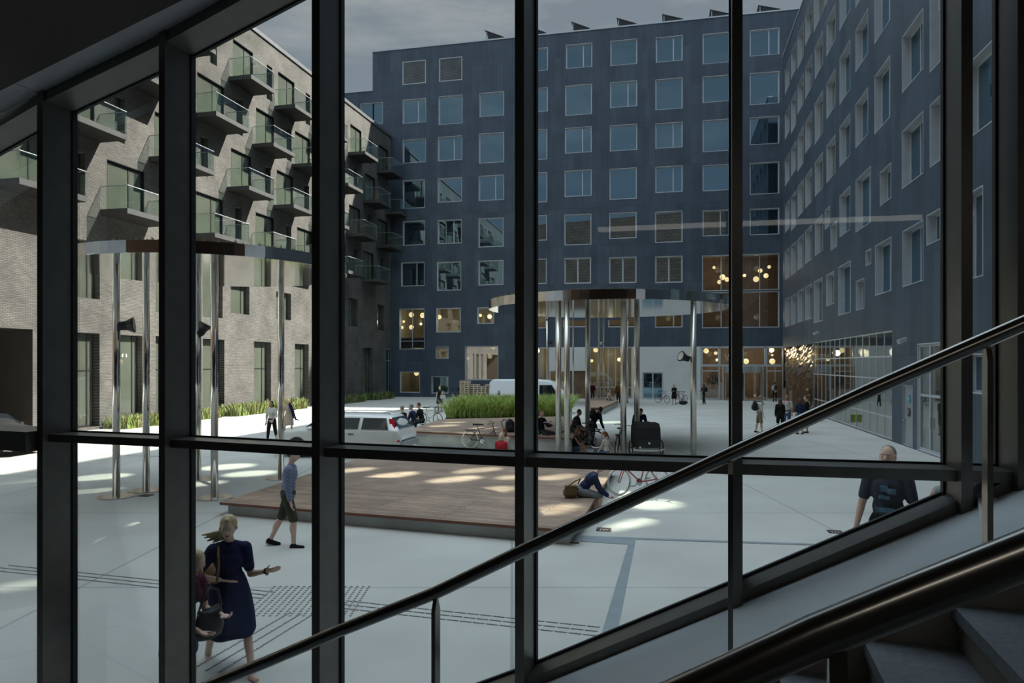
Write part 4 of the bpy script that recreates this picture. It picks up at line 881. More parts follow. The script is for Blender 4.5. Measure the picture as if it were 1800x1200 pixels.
# ------------------------------------------------------------------ bicycles
def bicycle(label, C, heading, frame_m, tyre_m, lean=0.0, lamp=False, basket=False, sc=1.0):
    o = tag(empty('bicycle', C, math.atan2(heading[1], heading[0])), label, 'bicycle'); o.rotation_euler[0] = lean; o.scale = (sc, sc, sc)
    r = .335; hubs = ((-.47, 0, r), (.60, 0, r))
    for hb in hubs:
        c = Vector(hb); ring = [c+Vector((math.cos(a)*(r-.02), 0, math.sin(a)*(r-.02))) for a in [2*math.pi*k/36 for k in range(36)]]
        b = MB(); b.tube(ring, .021, 8, closed=True); w = b.build('wheel', tyre_m, o, True)
        b = MB(); b.tube([c+(p-c)*.94 for p in ring], .011, 5, closed=True)
        for k in range(18):
            a = 2*math.pi*k/18; b.tube([c+Vector((math.cos(a+.35)*.025, .03*(-1)**k, math.sin(a+.35)*.025)), c+Vector((math.cos(a)*(r-.04), 0, math.sin(a)*(r-.04)))], .0022, 3)
        b.tube([c+Vector((0, -.05, 0)), c+Vector((0, .05, 0))], .025, 8); b.build('spokes', M['chrome'], w)
    bb, st, ht, hbm = Vector((0, 0, .29)), Vector((-.17, 0, .78)), Vector((.41, 0, .84)), Vector((.455, 0, .70))
    b = MB()
    b.tube([bb, st], .016, 8); b.tube([st*.94+bb*.06, ht], .015, 8); b.tube([bb, hbm], .018, 8); b.tube([ht+Vector((-.01, 0, .03)), hbm], .019, 8)
    for s_ in (-.045, .045):
        b.tube([bb+Vector((0, s_*.6, 0)), Vector(hubs[0])+Vector((0, s_, 0))], .010, 6); b.tube([st*.95+bb*.05, Vector(hubs[0])+Vector((0, s_, 0))], .009, 6)
        b.tube([hbm, hbm+Vector((.01, s_, -.06)), Vector(hubs[1])+Vector((0, s_, 0))], .011, 6)
    b.build('frame', frame_m, o, True)
    b = MB(); b.tube([ht, ht+Vector((-.02, 0, .12))], .013, 6); hd = ht+Vector((-.02, 0, .13)); b.tube([hd+Vector((-.16, .29, .02)), hd+Vector((.0, .22, .03)), hd+Vector((.06, .06, 0)), hd+Vector((.06, -.06, 0)), hd+Vector((0, -.22, .03)), hd+Vector((-.16, -.29, .02))], .012, 7); b.build('handlebar', M['blackplastic'], o, True)
    b = MB(); b.tube([st, st+Vector((-.03, 0, .12))], .012, 6); b.hexa([(-.36, -.08, .905), (-.36, .08, .905), (.06, .018, .905), (.06, -.018, .905), (-.35, -.07, .95), (-.35, .07, .95), (.05, .015, .94), (.05, -.015, .94)]); b.build('saddle', M['blackplastic'], o)
    b = MB(); Mx = Matrix.Rotation(R(90), 3, 'X'); b.lathe([(.09, -.006), (.09, .006)], bb+Vector((0, -.05, 0)), 22, M=Mx); b.tube([bb+Vector((0, -.07, 0)), bb+Vector((.13, -.08, -.10))], .01, 6); b.tube([bb+Vector((0, .07, 0)), bb+Vector((-.13, .08, .10))], .01, 6)
    b.box(.08, .18, -.18, -.08, .18, .20); b.box(-.18, -.08, .08, .18, .38, .40); b.build('crankset', M['chrome'], o)
    if lamp:
        b = MB(); b.box(-.60, -.56, -.05, .05, .66, .72); b.build('rear_lamp', M['redlens'], o)
        b = MB(); b.tube([(-.62, 0, .70), (-.2, 0, .72)], .012, 6); b.box(-.65, -.25, -.08, .08, .70, .72); b.build('luggage_rack', M['blackplastic'], o)
    if basket:
        b = MB(); b.box(.50, .78, -.19, .19, .70, .72)
        for k in range(9):
            y = -.19+.38*k/8; b.tube([(.78, y, .70), (.82, y*1.1, .96)], .006, 4); b.tube([(.50, y, .70), (.49, y*1.1, .96)], .006, 4)
        b.tube([(.82, -.21, .96), (.82, .21, .96), (.49, .21, .96), (.49, -.21, .96)], .009, 5, closed=True); b.build('basket', M['blackplastic'], o)
    return o
M['framewhite'] = mat('white_bike_paint', (.6, .62, .58), .3, vary=.03); M['framered'] = mat('red_bike_paint', (.45, .02, .035), .3, vary=.05); M['framegreen'] = mat('pale_green_bike_paint', (.45, .52, .40), .3, vary=.05)
bicycle('black bicycle with pale tyres leaning on the concrete wall of the higher deck', (-1.12, 27.05, 0), (1, -.08), M['blackplastic'], M['whiterubber'], R(6), lamp=True)
bicycle('pale green bicycle parked behind the three men seated on the deck', (-4.35, 37.3, 0), (.8, -.55), M['framegreen'], M['rubber'], 0, basket=True)
bicycle('dark bicycle between the canopy poles behind the seated girl in black', (2.72, 27.0, 0), (-.9, .4), M['blackplastic'], M['rubber'], 0, lamp=True, sc=1.05)
bicycle('black bicycle with a red rear lamp just left of the hooded cargo trike', (3.85, 25.6, 0), (.35, .94), M['blackplastic'], M['rubber'], R(5), lamp=True)
bicycle('bright red bicycle standing in front of the man in a navy shirt', (3.18, 17.55, 0), (-.93, -.37), M['framered'], M['whiterubber'], R(4), basket=False)
bicycle('dark bicycle left of the woman in black at the pale wall', (12.35, 58.6, 0), (.5, -.85), M['blackplastic'], M['rubber'], 0)
bicycle('dark bicycle with a basket right of the woman in black at the pale wall', (13.9, 58.2, 0), (-.75, -.65), M['framered'], M['rubber'], 0, basket=True)
bicycle('dark bicycle leaning by the blue wall left of the pallets', (-5.5, 66.6, 0), (1, -.2), M['blackplastic'], M['rubber'], 0, basket=True)
bicycle('second dark bicycle close to the pallets by the blue wall', (-4.9, 66.2, 0), (1, .1), M['blackplastic'], M['rubber'], 0)
ct = tag(empty('cargo_trike', (4.72, 25.1, 0), R(4)), 'black hooded cargo trike with white frame standing between the canopy poles', 'cargo trike')
b = MB(); prof = [(-.42, .30), (-.44, .62), (-.38, .98), (-.22, 1.12), (.25, 1.14), (.45, 1.0), (.5, .55), (.42, .30)]
b.add([(-.42, y, z) for y, z in prof]+[(.42, y, z) for y, z in prof], [tuple(reversed(range(8))), tuple(range(8, 16))]+[(i, (i+1) % 8, 8+(i+1) % 8, 8+i) for i in range(8)]); b.build('hood', M['black'], ct)
b = MB(); b.box(-.40, .40, -.47, -.43, .30, .60); b.build('front_panel', M['blackplastic'], ct)
b = MB(); b.ball((0, -.49, .46), (.04, .02, .04)); b.ball((-.32, -.49, .31), (.04, .02, .04)); b.build('reflector', M['whitesign'], ct)
b = MB(); b.tube([(-.55, -.5, .24), (-.2, -.62, .22), (.2, -.62, .22), (.55, -.5, .24)], .028, 8); b.tube([(-.5, -.5, .24), (-.5, .5, .28)], .025, 8); b.tube([(.5, -.5, .24), (.5, .5, .28)], .025, 8); b.tube([(0, .5, .3), (0, 1.1, .45), (0, 1.5, .34)], .025, 8); b.build('chassis', M['framewhite'], ct, True)
for x in (-.55, .55):
    c = Vector((x, -.05, .26)); ring = [c+Vector((0, math.cos(a)*.24, math.sin(a)*.24)) for a in [2*math.pi*k/28 for k in range(28)]]
    b = MB(); b.tube(ring, .022, 8, closed=True); w = b.build('wheel', M['rubber'], ct, True)
    b = MB()
    for k in range(14): b.tube([c, ring[k*2]], .003, 3)
    b.tube([c+Vector((-.04, 0, 0)), c+Vector((.04, 0, 0))], .03, 8); b.build('spokes', M['chrome'], w)
c = Vector((0, 1.5, .33)); ring = [c+Vector((0, math.cos(a)*.31, math.sin(a)*.31)) for a in [2*math.pi*k/28 for k in range(28)]]
b = MB(); b.tube(ring, .022, 8, closed=True); b.build('wheel', M['rubber'], ct, True)
b = MB(); b.tube([(-.3, .55, 1.12), (.3, .55, 1.12)], .016, 8); b.tube([(0, .55, 1.12), (0, .6, .4)], .016, 8); b.build('handlebar', M['blackplastic'], ct)
# ------------------------------------------------------------------ spot lamps added at the brick building's panes, standing in for reflected sun
def glint(px, py, z, r, e, s_src, z_src, stretch=1.0):
    T = G(px, py, z); S = LB.P+LB.u*s_src-LB.n*.6+Vector((0, 0, z_src)); d = T-S; L_ = d.length
    l = bpy.data.lights.new('window_glint', 'SPOT'); l.energy = e*24*math.pi*L_*L_; l.color = (1, .93, .80); l.shadow_soft_size = .12
    l.spot_size = 2*math.atan(r/L_); l.spot_blend = .55
    o = bpy.data.objects.new('window_glint', l); COL.objects.link(o); o.location = S; o.rotation_euler = d.to_track_quat('-Z', 'Y').to_euler(); o.scale = (1, stretch, 1)
SRC = [(s_+1.4, z+1.5) for z, ss, ln in ROWS[:3] for s_ in ss if 30 < s_ < 64]
def src_for(T):
    D = Vector((.478, -.547, -.686)); best = None
    for s_, z in SRC:
        S = LB.P+LB.u*s_+Vector((0, 0, z)); a = (T-S).normalized().dot(D)
        if best is None or a > best[0]: best = (a, s_, z)
    return best[1:]
for (px, py, z, r, e, st_) in [(690, 835, .28, .9, 3, .35), (650, 850, .28, .8, 2.6, .3), (640, 878, .28, .9, 3, .32), (720, 893, .28, 1.1, 2.6, .3), (800, 842, .28, .9, 2.8, .3), (860, 862, .28, .9, 2.4, .3), (790, 876, .28, .8, 2.2, .3), (880, 905, .28, .9, 2.2, .3), (980, 838, .28, .8, 2.4, .3), (975, 895, .28, .8, 2, .3), (540, 866, .28, .8, 2.6, .35), (460, 880, .28, .8, 2.2, .3), (740, 858, .28, .7, 2.2, .3), (620, 826, .28, .8, 2.4, .3), (840, 826, .28, .9, 2.2, .3), (590, 894, .28, .7, 2, .3), (905, 838, .28, .7, 2, .3), (520, 845, .28, .7, 2.2, .3),
    (655, 1000, 0, .75, 2.6, .42), (620, 1010, 0, .5, 2, .5), (545, 1040, 0, .5, 1.2, .6), (250, 945, 0, .8, 1.7, .5), (225, 955, 0, .5, 1.4, .5), (270, 918, 0, .5, 1.3, .4), (170, 838, 0, 1.0, 1.8, .5), (160, 862, 0, .8, 1.4, .4), (400, 820, 0, 1.0, 1.8, .5), (440, 832, 0, .9, 1.6, .5), (350, 850, 0, .8, 1.4, .4), (360, 905, 0, .6, 1.5, .5), (30, 845, 0, .9, 1.4, .4), (40, 1028, 0, .5, .9, .3),
    (1075, 868, 0, .7, 2.2, .5), (1150, 886, 0, .8, 1.7, .45), (1120, 918, 0, .6, 1.5, .3), (1085, 926, 0, .5, 1.3, .3), (760, 790, 0, 1.0, 1.8, .4), (830, 790, 0, .9, 1.6, .4), (780, 748, .55, .9, 1.8, .4), (850, 752, .55, .8, 1.5, .4), (800, 742, .55, .7, 1.4, .4), (1070, 742, 0, 1.2, 1.5, .4), (270, 1010, 0, .6, .7, .5)]:
    s_, z_ = src_for(G(px, py, z)); glint(px, py, z, r, e, s_, z_, st_)
# ------------------------------------------------------------------ people
REM = []                               # (object, voxel size) to be merged into one surface at the end
def remesh_later(o, vox, smooth=4): REM.append((o, vox, smooth))
SKIN = [mat('fair_skin', (.66, .44, .34), .55, vary=.05, scale=12), mat('tanned_skin', (.36, .20, .135), .55, vary=.05, scale=12), mat('dark_skin', (.16, .085, .055), .55, vary=.05, scale=12)]
HAIR = {'blonde': mat('blonde_hair', (.46, .36, .20), .6, vary=.25, scale=40), 'white': mat('pale_blonde_hair', (.58, .52, .40), .6, vary=.15, scale=40), 'brown': mat('brown_hair', (.085, .045, .025), .6, vary=.25, scale=40), 'black': mat('black_hair', (.012, .010, .010), .5, vary=.2, scale=40), 'grey': mat('grey_hair', (.22, .20, .18), .6, vary=.2, scale=40), 'red': mat('auburn_hair', (.17, .065, .025), .6, vary=.2, scale=40)}
CL = {k: cloth(k+'_cloth', c) for k, c in {'navy': (.012, .014, .05), 'black': (.012, .012, .013), 'white': (.60, .58, .54), 'cream': (.52, .42, .33), 'denim': (.06, .10, .17), 'olive': (.055, .06, .04), 'beige': (.25, .20, .15), 'greyshorts': (.20, .22, .24), 'red': (.50, .035, .05), 'bluegrey': (.10, .125, .20), 'darkblue': (.02, .03, .075), 'charcoal': (.035, .037, .042), 'tan': (.22, .12, .05), 'maroon': (.06, .01, .03), 'rust': (.16, .085, .03), 'lightgrey': (.36, .37, .37), 'slate': (.045, .055, .07)}.items()}
def checked():
    m, nt, b = nodes('checked_shirt_cloth'); N = nt.nodes.new; L = nt.links.new
    tc = N('ShaderNodeTexCoord'); wv = N('ShaderNodeTexChecker'); wv.inputs['Scale'].default_value = 34
    wv.inputs['Color1'].default_value = (.22, .26, .38, 1); wv.inputs['Color2'].default_value = (.12, .145, .23, 1); L(tc.outputs['Object'], wv.inputs['Vector']); L(wv.outputs['Color'], b.inputs['Base Color']); b.inputs['Roughness'].default_value = .85
    return m
CL['checked'] = checked()
def col(*cols): return Matrix([list(c) for c in cols]).transposed()
def person(label, loc, face, H, skin=0, hair=('short', 'brown'), top=('black', 1.0), bottom=('charcoal', 2.0), shoes='black', dress=None, lean=4, side=0, twist=0, head=(0, 0), armL=(5, 8, 12, 2), armR=(5, 8, 12, 2), legL=(0, 3, 0), legR=(0, 3, 0), seat=None, vox=.013, female=False, det=False, group=None, curl=30):
    k = H/1.75; loc = Vector(loc); fx = Vector((face[0], face[1], 0)).normalized(); rz = math.atan2(-fx.x, fx.y)
    X, Y, Z = Vector((1, 0, 0)), Vector((0, 1, 0)), Vector((0, 0, 1))
    Rl = Matrix.Rotation(R(side), 3, 'Y') @ Matrix.Rotation(R(-lean), 3, 'X')
    U = Rl @ Z; Rt = Matrix.Rotation(R(twist), 3, U); XT = Rt @ (Rl @ X); FT = Rt @ (Rl @ Y)
    sw = (.150 if female else .182)*k; hw = .088*k
    def legdir(p, a, sd): return Vector((sd*math.sin(R(a)), math.sin(R(p))*math.cos(R(a)), -math.cos(R(p))*math.cos(R(a))))
    legs = []
    for sd, (p, a, kn) in ((-1, legL), (1, legR)):
        th = legdir(p, a, sd)*.425*k; sh = legdir(p-kn, a*.4, sd)*.415*k; legs.append((sd, th, sh, p-kn))
    pz = max(-(th+sh).z+.075*k for _, th, sh, _ in legs) if seat is None else seat
    P = Vector((0, 0, pz))
    neck = P+U*.50*k; hd, hy = head; Rh = Matrix.Rotation(R(hy), 3, Z) @ Matrix.Rotation(R(-(lean*.35+hd)), 3, 'X')
    if side: Rh = Matrix.Rotation(R(side*.5), 3, 'Y') @ Rh
    HU, HF, HX = Rh @ Z, Rh @ Y, Rh @ X
    HC_ = neck+U*.045*k+HU*.125*k+HF*.02*k
    T = col(XT, FT, U); HM = col(HX, HF, HU)
    def torso(b, g=0.0, top_=1.0, low=True):
        if low: b.ball(P+U*.0*k, (.155*k+g, .115*k+g, .13*k+g), M=T)
        b.ball(P+U*.14*k, ((.125 if female else .14)*k+g, .098*k+g, .15*k+g), M=T)
        b.ball(P+U*.33*k, ((.142 if female else .165)*k+g, .112*k+g, .17*k+g), M=T)
        if female: b.ball(P+U*.33*k+FT*.07*k, (.12*k+g, .065*k+g, .075*k+g), M=T)
        b.cap(P+U*.435*k-XT*sw*.80, .052*k+g*.8, P+U*.435*k+XT*sw*.80, .052*k+g*.8)
        for s_ in (-1, 1): b.cap(P+U*.475*k+XT*s_*.03*k, .045*k+g*.4, P+U*.435*k+XT*s_*sw*.8, .05*k+g*.6)
    arms = []
    for sd, (p, a, e, w) in ((-1, armL), (1, armR)):
        S = P+U*.425*k+XT*sd*sw
        def ad(pp, aa): return -U*math.cos(R(pp))*math.cos(R(aa))+FT*math.sin(R(pp))*math.cos(R(aa))+XT*sd*math.sin(R(aa))
        E = S+ad(p, a)*.285*k; d2 = ad(p+e, w); Wp = E+d2*.245*k; arms.append((sd, S, E, Wp, d2.normalized(), ad(p+e+90, w)))
    LG = []
    for sd, th, sh, q in legs:
        Hh = P+Vector((sd*hw, 0, -.02*k)); K = Hh+th; A = K+sh; LG.append((sd, Hh, K, A, q))
    af = .88 if female else 1.0
    b = MB(); torso(b)
    b.cap(P+U*.44*k, .062*k*af, neck+U*.03*k, .052*k*af); b.cap(neck, .05*k*af, HC_-HU*.06*k, .05*k*af)
    b.ball(HC_+HU*.012*k, (.074*k, .092*k, .108*k), 18, 12, HM); b.ball(HC_-HU*.058*k+HF*.028*k, (.052*k, .056*k, .056*k), M=HM)
    b.cap(HC_+HF*.085*k+HU*.012*k, .010*k, HC_+HF*.106*k-HU*.022*k, .015*k); b.ball(HC_+HF*.088*k-HU*.055*k, (.024*k, .012*k, .012*k), M=HM); b.ball(HC_+HF*.078*k+HU*.028*k, (.05*k, .014*k, .012*k), M=HM)
    for s_ in (-1, 1): b.ball(HC_+HX*s_*.075*k-HF*.005*k, (.012*k, .022*k, .032*k), M=HM)
    for sd, S, E, Wp, d, n in arms:
        b.cap(S, .052*k*af, E, .040*k*af); b.cap(E, .040*k*af, Wp, .027*k*af); b.cap(E+(Wp-E)*.1, .042*k*af, E+(Wp-E)*.45, .036*k*af)
        sidev = d.cross(n).normalized()*sd
        pal = Wp+d*.05*k; Mh = col(sidev, n, d); b.ball(pal, (.040*k, .017*k, .052*k), M=Mh)
        for i, fl in enumerate((.070, .080, .075, .058)):
            f0 = Wp+d*.088*k+sidev*(-.028+.0187*i)*k; c1 = R(curl*(.5+.15*i)); c2 = R(curl*(1.3+.2*i))
            f1 = f0+(d*math.cos(c1)+n*math.sin(c1))*fl*.55*k; f2 = f1+(d*math.cos(c2)+n*math.sin(c2))*fl*.5*k
            b.cap(f0-d*.02*k, .0095*k, f1, .0088*k, 8); b.cap(f1, .0088*k, f2, .0075*k, 8)
        t0 = Wp+d*.03*k-sidev*.03*k; t1 = t0+(d*.7-sidev*.75+n*.25).normalized()*.04*k; t2 = t1+(d*.95-sidev*.2+n*.35).normalized()*.032*k
        b.cap(t0, .012*k, t1, .0105*k, 8); b.cap(t1, .0105*k, t2, .0085*k, 8)
    fts = []
    for sd, Hh, K, A, q in LG:
        b.cap(Hh, .085*k, K, .056*k*af); b.cap(K, .055*k*af, A, .036*k*af); b.ball(K+(A-K)*.32-Y*.018*k, (.052*k*af, .055*k*af, .12*k), M=(A-K).to_track_quat('Z', 'Y').to_matrix())
        fp = R(max(-70, min(35, q*.55))) if seat is None else R(max(-60, min(60, q)))
        fd = Vector((sd*.12, math.cos(fp), math.sin(fp))).normalized(); fu = (Z-fd*fd.z).normalized() if abs(fd.z) < .95 else -Y
        heel = A-fd*.03*k-fu*.035*k; toe = A+fd*.155*k-fu*.047*k; b.cap(heel, .036*k, A, .036*k); b.cap(heel, .034*k, toe, .026*k); fts.append((heel, toe, fd, fu, sd, A))
    o = b.build('person', SKIN[skin], None); o.location = loc; o.rotation_euler = (0, 0, rz); tag(o, label, 'person', group); remesh_later(o, vox)
    def child(b, nm, m, v=None):
        c = b.build(nm, m, o)
        if v: remesh_later(c, v)
        return c
    g = .016
    if top:
        b = MB(); torso(b, g, low=True); b.cap(P+U*.43*k, .07*k+g*.5, P+U*.475*k, .060*k+g*.3)
        for sd, S, E, Wp, d, n in arms:
            fr = top[1]
            if fr > 0: b.cap(S, .056*k+g, S+(E-S)*min(fr, 1), .046*k*af+g)
            if fr > 1: b.cap(E, .044*k*af+g, E+(Wp-E)*min(fr-1, 1), .034*k*af+g)
        child(b, 'dress_top' if dress else 'shirt', CL[top[0]], vox)
    if dress or (bottom and bottom[0] == 'skirt'):
        c_, hem = dress if dress else bottom[1:]
        dirs = sum(((K-Hh) for _, Hh, K, _, _ in LG), Vector())/2; L_ = dirs.length; dn = dirs.normalized()
        b = MB(); base = P+U*.16*k; end = P+dn*L_*hem*1.0
        spread = abs(legs[0][1].y-legs[1][1].y)*.42*hem
        xs_ = X; ys = dn.cross(xs_).normalized()*-1
        n_ = 9; secs = []
        for i in range(n_+1):
            t = i/n_; c = base*(1-t)+end*t; rx = (.145+(.075+min(.035, spread*.25))*t**.8+.02*math.sin(t*3.1))*k; ry = (.115+.05*t)*k+spread*1.25*t
            secs.append([c+X*(rx*math.cos(a))+Vector((0, 1, 0))*(ry*math.sin(a))+Z*(.012*math.sin(5*a)*t) for a in [2*math.pi*j/28 for j in range(28)]])
        o_ = len(b.v)
        for s_ in secs: b.v += [tuple(v) for v in s_]
        for i in range(n_):
            for j in range(28): b.f.append((o_+i*28+j, o_+i*28+(j+1) % 28, o_+(i+1)*28+(j+1) % 28, o_+(i+1)*28+j)); b.m.append(0)
        b.f.append(tuple(o_+n_*28+j for j in range(28))); b.m.append(0)
        c = child(b, 'skirt', CL[c_]); c.data.polygons.foreach_set('use_smooth', [True]*len(c.data.polygons))
    elif bottom:
        b = MB(); fr = bottom[1]; b.ball(P+U*.01*k, (.158*k+g*.8, .118*k+g*.8, .12*k+g*.6), M=T)
        for sd, Hh, K, A, q in LG:
            b.cap(Hh, .09*k+g*.6, Hh+(K-Hh)*min(fr, 1), (.088-.026*min(fr, 1))*k+g)
            if fr > 1: b.cap(K, .062*k+g*.6, K+(A-K)*min(fr-1, 1), .044*k+g*.6)
        child(b, 'trousers' if fr > 1.2 else 'shorts', CL[bottom[0]], vox)
    if shoes:
        for heel, toe, fd, fu, sd, A in fts:
            b = MB(); b.cap(heel, .041*k, toe, .034*k); b.cap(heel, .040*k, A+fu*.005, .040*k); b.cap(heel-fu*.018*k, .036*k, toe-fu*.016*k, .036*k); sh_ = child(b, 'shoe', CL[shoes], vox*.9)
            if det: b = MB(); b.cap(heel-fu*.036*k-fd*.01, .030*k, toe-fu*.030*k, .026*k); b.build('sole', CL['white'], sh_, True)
    hs, hc = hair; b = MB()
    if hs != 'none':
        e_ = {'buzz': .002}.get(hs, .010)*k
        ho = (.040, .026) if hs in ('short', 'buzz') else (.034, .017)
        b.ball(HC_+HU*ho[0]*k-HF*ho[1]*k, (.076*k+e_, .083*k+e_, .090*k+e_), 18, 12, HM)
        if hs in ('long', 'pony', 'bun', 'bob'): b.ball(HC_+HU*.005*k-HF*.045*k, (.083*k, .065*k, .105*k), M=HM)
        if hs in ('long', 'bob'):
            ln = .30 if hs == 'long' else .12
            b.cap(HC_-HF*.06*k, .07*k, HC_-HF*.075*k-Z*ln*k, .055*k)
            for s_ in (-1, 1): b.cap(HC_+HX*s_*.065*k-HF*.03*k, .035*k, HC_+HX*s_*.07*k-HF*.04*k-Z*min(ln, .16)*k, .028*k)
        if hs == 'pony': b.cap(HC_-HF*.10*k+HU*.06*k, .035*k, HC_-HF*.16*k-Z*.10*k, .028*k); b.cap(HC_-HF*.16*k-Z*.10*k, .028*k, HC_-HF*.14*k-Z*.22*k, .010*k)
        if hs == 'blown':
            b.cap(HC_-HF*.05*k+HX*.03*k, .06*k, HC_+HX*.075*k-HU*.12*k-HF*.05*k, .045*k)
            for q, (dx_, dz_, dy_) in enumerate(((.27, .10, .05), (.25, .135, .06), (.22, .165, .05), (.17, .19, .06))): b.cap(HC_+HX*.07*k-HU*(.07+.022*q)*k-HF*dy_*k, .030*k, HC_+HX*dx_*k-HU*dz_*k-HF*dy_*k, .009*k)
            for s_ in (-1, 1): b.cap(HC_+HF*.045*k+HU*.098*k, .024*k, HC_+HX*s_*.076*k+HF*.012*k+HU*.0*k, .018*k)
        if hs == 'bun': b.ball(HC_-HF*.12*k+HU*.07*k, .045*k)
        child(b, 'hair', HAIR[hc], vox*.8)
    if det:
        for s_ in (-1, 1):
            e = MB(); e.ball(HC_+HX*s_*.030*k+HF*.084*k+HU*.010*k, (.013*k, .009*k, .007*k), 12, 8, HM); ey = e.build('eye', M['whitesign'], o)
            e = MB(); e.ball(HC_+HX*s_*.030*k+HF*.0905*k+HU*.010*k, (.006*k, .004*k, .006*k), 10, 6, HM); e.build('iris', M['blackplastic'], ey)
            e = MB(); e.cap(HC_+HX*s_*.016*k+HF*.090*k+HU*.031*k, .0035*k, HC_+HX*s_*.046*k+HF*.081*k+HU*.028*k, .003*k, 6); e.build('eyebrow', HAIR[hc], o)
        e = MB(); e.tube([HC_+HX*x_*k+HF*y_*k-HU*z_*k for x_, y_, z_ in ((-.024, .086, .050), (-.012, .096, .055), (0, .0985, .057), (.012, .096, .055), (.024, .086, .050))], [.002*k, .0055*k, .0065*k, .0055*k, .002*k], 8); e.build('lips', M['lips'], o, True)
    o['_j'] = 0; del o['_j']
    Mw = Matrix.Translation(loc) @ Matrix.Rotation(rz, 4, 'Z')
    return o, {'head': Mw @ HC_, 'wristL': Mw @ arms[0][3], 'wristR': Mw @ arms[1][3], 'elbowL': Mw @ arms[0][2], 'elbowR': Mw @ arms[1][2], 'shoulderL': Mw @ arms[0][1], 'shoulderR': Mw @ arms[1][1], 'pelvis': Mw @ P, 'chest': Mw @ (P+U*.33*k), 'fwd': fx, 'rz': rz, 'back': Mw @ (P+U*.33*k-FT*.20*k), 'up': (Mw.to_3x3() @ U), 'dL': Mw.to_3x3() @ arms[0][4], 'dR': Mw.to_3x3() @ arms[1][4]}
M['lips'] = mat('lips', (.36, .11, .10), .5, vary=.03)
def backpack(label, J, m, sc=1.0, c=None):
    o = tag(empty('backpack', c or J['back'], J['rz']), label, 'backpack'); o.scale = (sc, sc, sc)
    b = MB(); b.ball((0, -.02, 0), (.15, .10, .22)); b.box(-.13, .13, -.08, .06, -.20, .12); c_ = b.build('bag_body', m, o); remesh_later(c_, .016)
    b = MB(); b.ball((0, -.11, -.07), (.11, .05, .10)); b.build('front_pocket', m, o, True)
    b = MB()
    for s_ in (-1, 1): b.tube([(s_*.09, .06, -.14), (s_*.13, .20, -.06), (s_*.12, .33, .08), (s_*.09, .22, .19), (s_*.07, .06, .16)], .014, 6)
    b.build('strap', m, o)
    return o
def on(px, Y, z=0.0): return (at(px, Y), Y, z)
P1, J1 = person('woman in a knee length navy dress striding past with one open hand held out', on(402, 7.5), (.48, -.88), 1.79, 0, ('blown', 'blonde'), ('navy', .72), None, None, ('navy', 1.06), lean=7, twist=-6, head=(12, -18), armL=(4, 12, 112, 38), armR=(8, 34, 70, -62), legL=(30, 8, 4), legR=(-20, 7, 14), vox=.0075, female=True, det=True, curl=16)
P2, J2 = person('woman in denim shorts bending over her black handbag beside the woman in navy', on(313, 6.42), (.93, -.36), 1.62, 0, ('bun', 'blonde'), ('maroon', .6), ('denim', .55), None, lean=15, head=(22, 0), armL=(28, 4, 72, -8), armR=(30, 8, 52, -12), legL=(8, 3, 8), legR=(-4, 3, 6), vox=.0075, female=True, det=True, curl=45)
P3, J3 = person('man in a blue checked shirt and olive shorts walking toward the low deck', on(506, 12.5), (.97, .10), 1.80, 0, ('short', 'brown'), ('checked', 1.8), ('olive', .95), 'black', lean=6, head=(4, 0), armL=(-6, 6, 18, 0), armR=(6, 6, 10, 0), legL=(-18, 2, 8), legR=(16, 2, 16), vox=.009, det=True)
P20, J20 = person('man in a navy shirt seated on the low deck edge leaning over his phone', on(1021, 15.7), (.95, -.05), 1.78, 0, ('short', 'brown'), ('darkblue', 1.8), ('greyshorts', .95), 'black', lean=42, head=(6, 0), armL=(62, 4, 28, -14), armR=(66, 4, 26, -12), legL=(72, 6, 98), legR=(80, 8, 84), seat=.42, vox=.009, det=True, curl=50)
pod = 7.75
P28, J28 = person('man with a shaved head in a dark printed T shirt walking toward the glass', on(1561, pod, .57), (-.60, -.80), 1.80, 0, ('buzz', 'grey'), ('slate', .62), ('black', 2), 'black', lean=1, head=(-6, -6), armL=(4, 14, 14, 8), armR=(6, 14, 16, 8), legL=(-14, 3, 8), legR=(12, 3, 6), vox=.0085, det=True)
P29, J29 = person('person mostly hidden by the large right window post with one bare arm showing', on(1668, 7.4, .57), (-.1, -1), 1.70, 0, ('bob', 'brown'), ('lightgrey', 0), ('beige', 2), 'black', armL=(0, 16, 10, 10), armR=(0, 16, 10, 10), vox=.011, female=True)
b = MB(); b.box(2.9, 5.5, 6.35, 8.5, 0, .55); b.box(2.9, 5.5, 8.5, 8.9, 0, .33); b.box(2.9, 5.5, 8.9, 9.3, 0, .17); tag(b.build('trim_entrance_landing', M['conc']), kind='structure')
person('woman in a white shirt and black trousers walking past the grass bed', on(478, 29.6), (-.05, -1), 1.74, 1, ('bob', 'black'), ('white', 1.5), ('black', 1.75), 'white', lean=5, armL=(14, 14, 55, -10), armR=(-8, 16, 14, 6), legL=(-10, 3, 14), legR=(14, 3, 4), female=True)
person('blonde woman in a pale dress with a navy jacket slung on her shoulder', on(507.5, 33.2), (.55, -.8), 1.66, 0, ('bob', 'blonde'), ('cream', .8), None, 'beige', ('cream', 1.25), lean=13, side=6, armL=(18, 8, 40, -6), armR=(-18, 10, 12, 4), legL=(12, 3, 6), legR=(-14, 3, 14), female=True)
o = tag(empty('jacket', on(513.5, 33.0, 1.02), .3), 'navy jacket hanging from the arm of the blonde woman in a pale dress', 'jacket')
b = MB(); b.cap((-.10, 0, .32), .07, (.03, 0, .0), .075); b.cap((.03, 0, 0), .06, (.16, 0, -.38), .04); b.cap((.14, 0, -.36), .04, (.28, 0, -.42), .03); c_ = b.build('cloth_body', CL['navy'], o); remesh_later(c_, .02)
b = MB(); b.cap((-.02, -.05, .1), .05, (.06, -.06, -.3), .035); b.build('sleeve', CL['navy'], o, True)
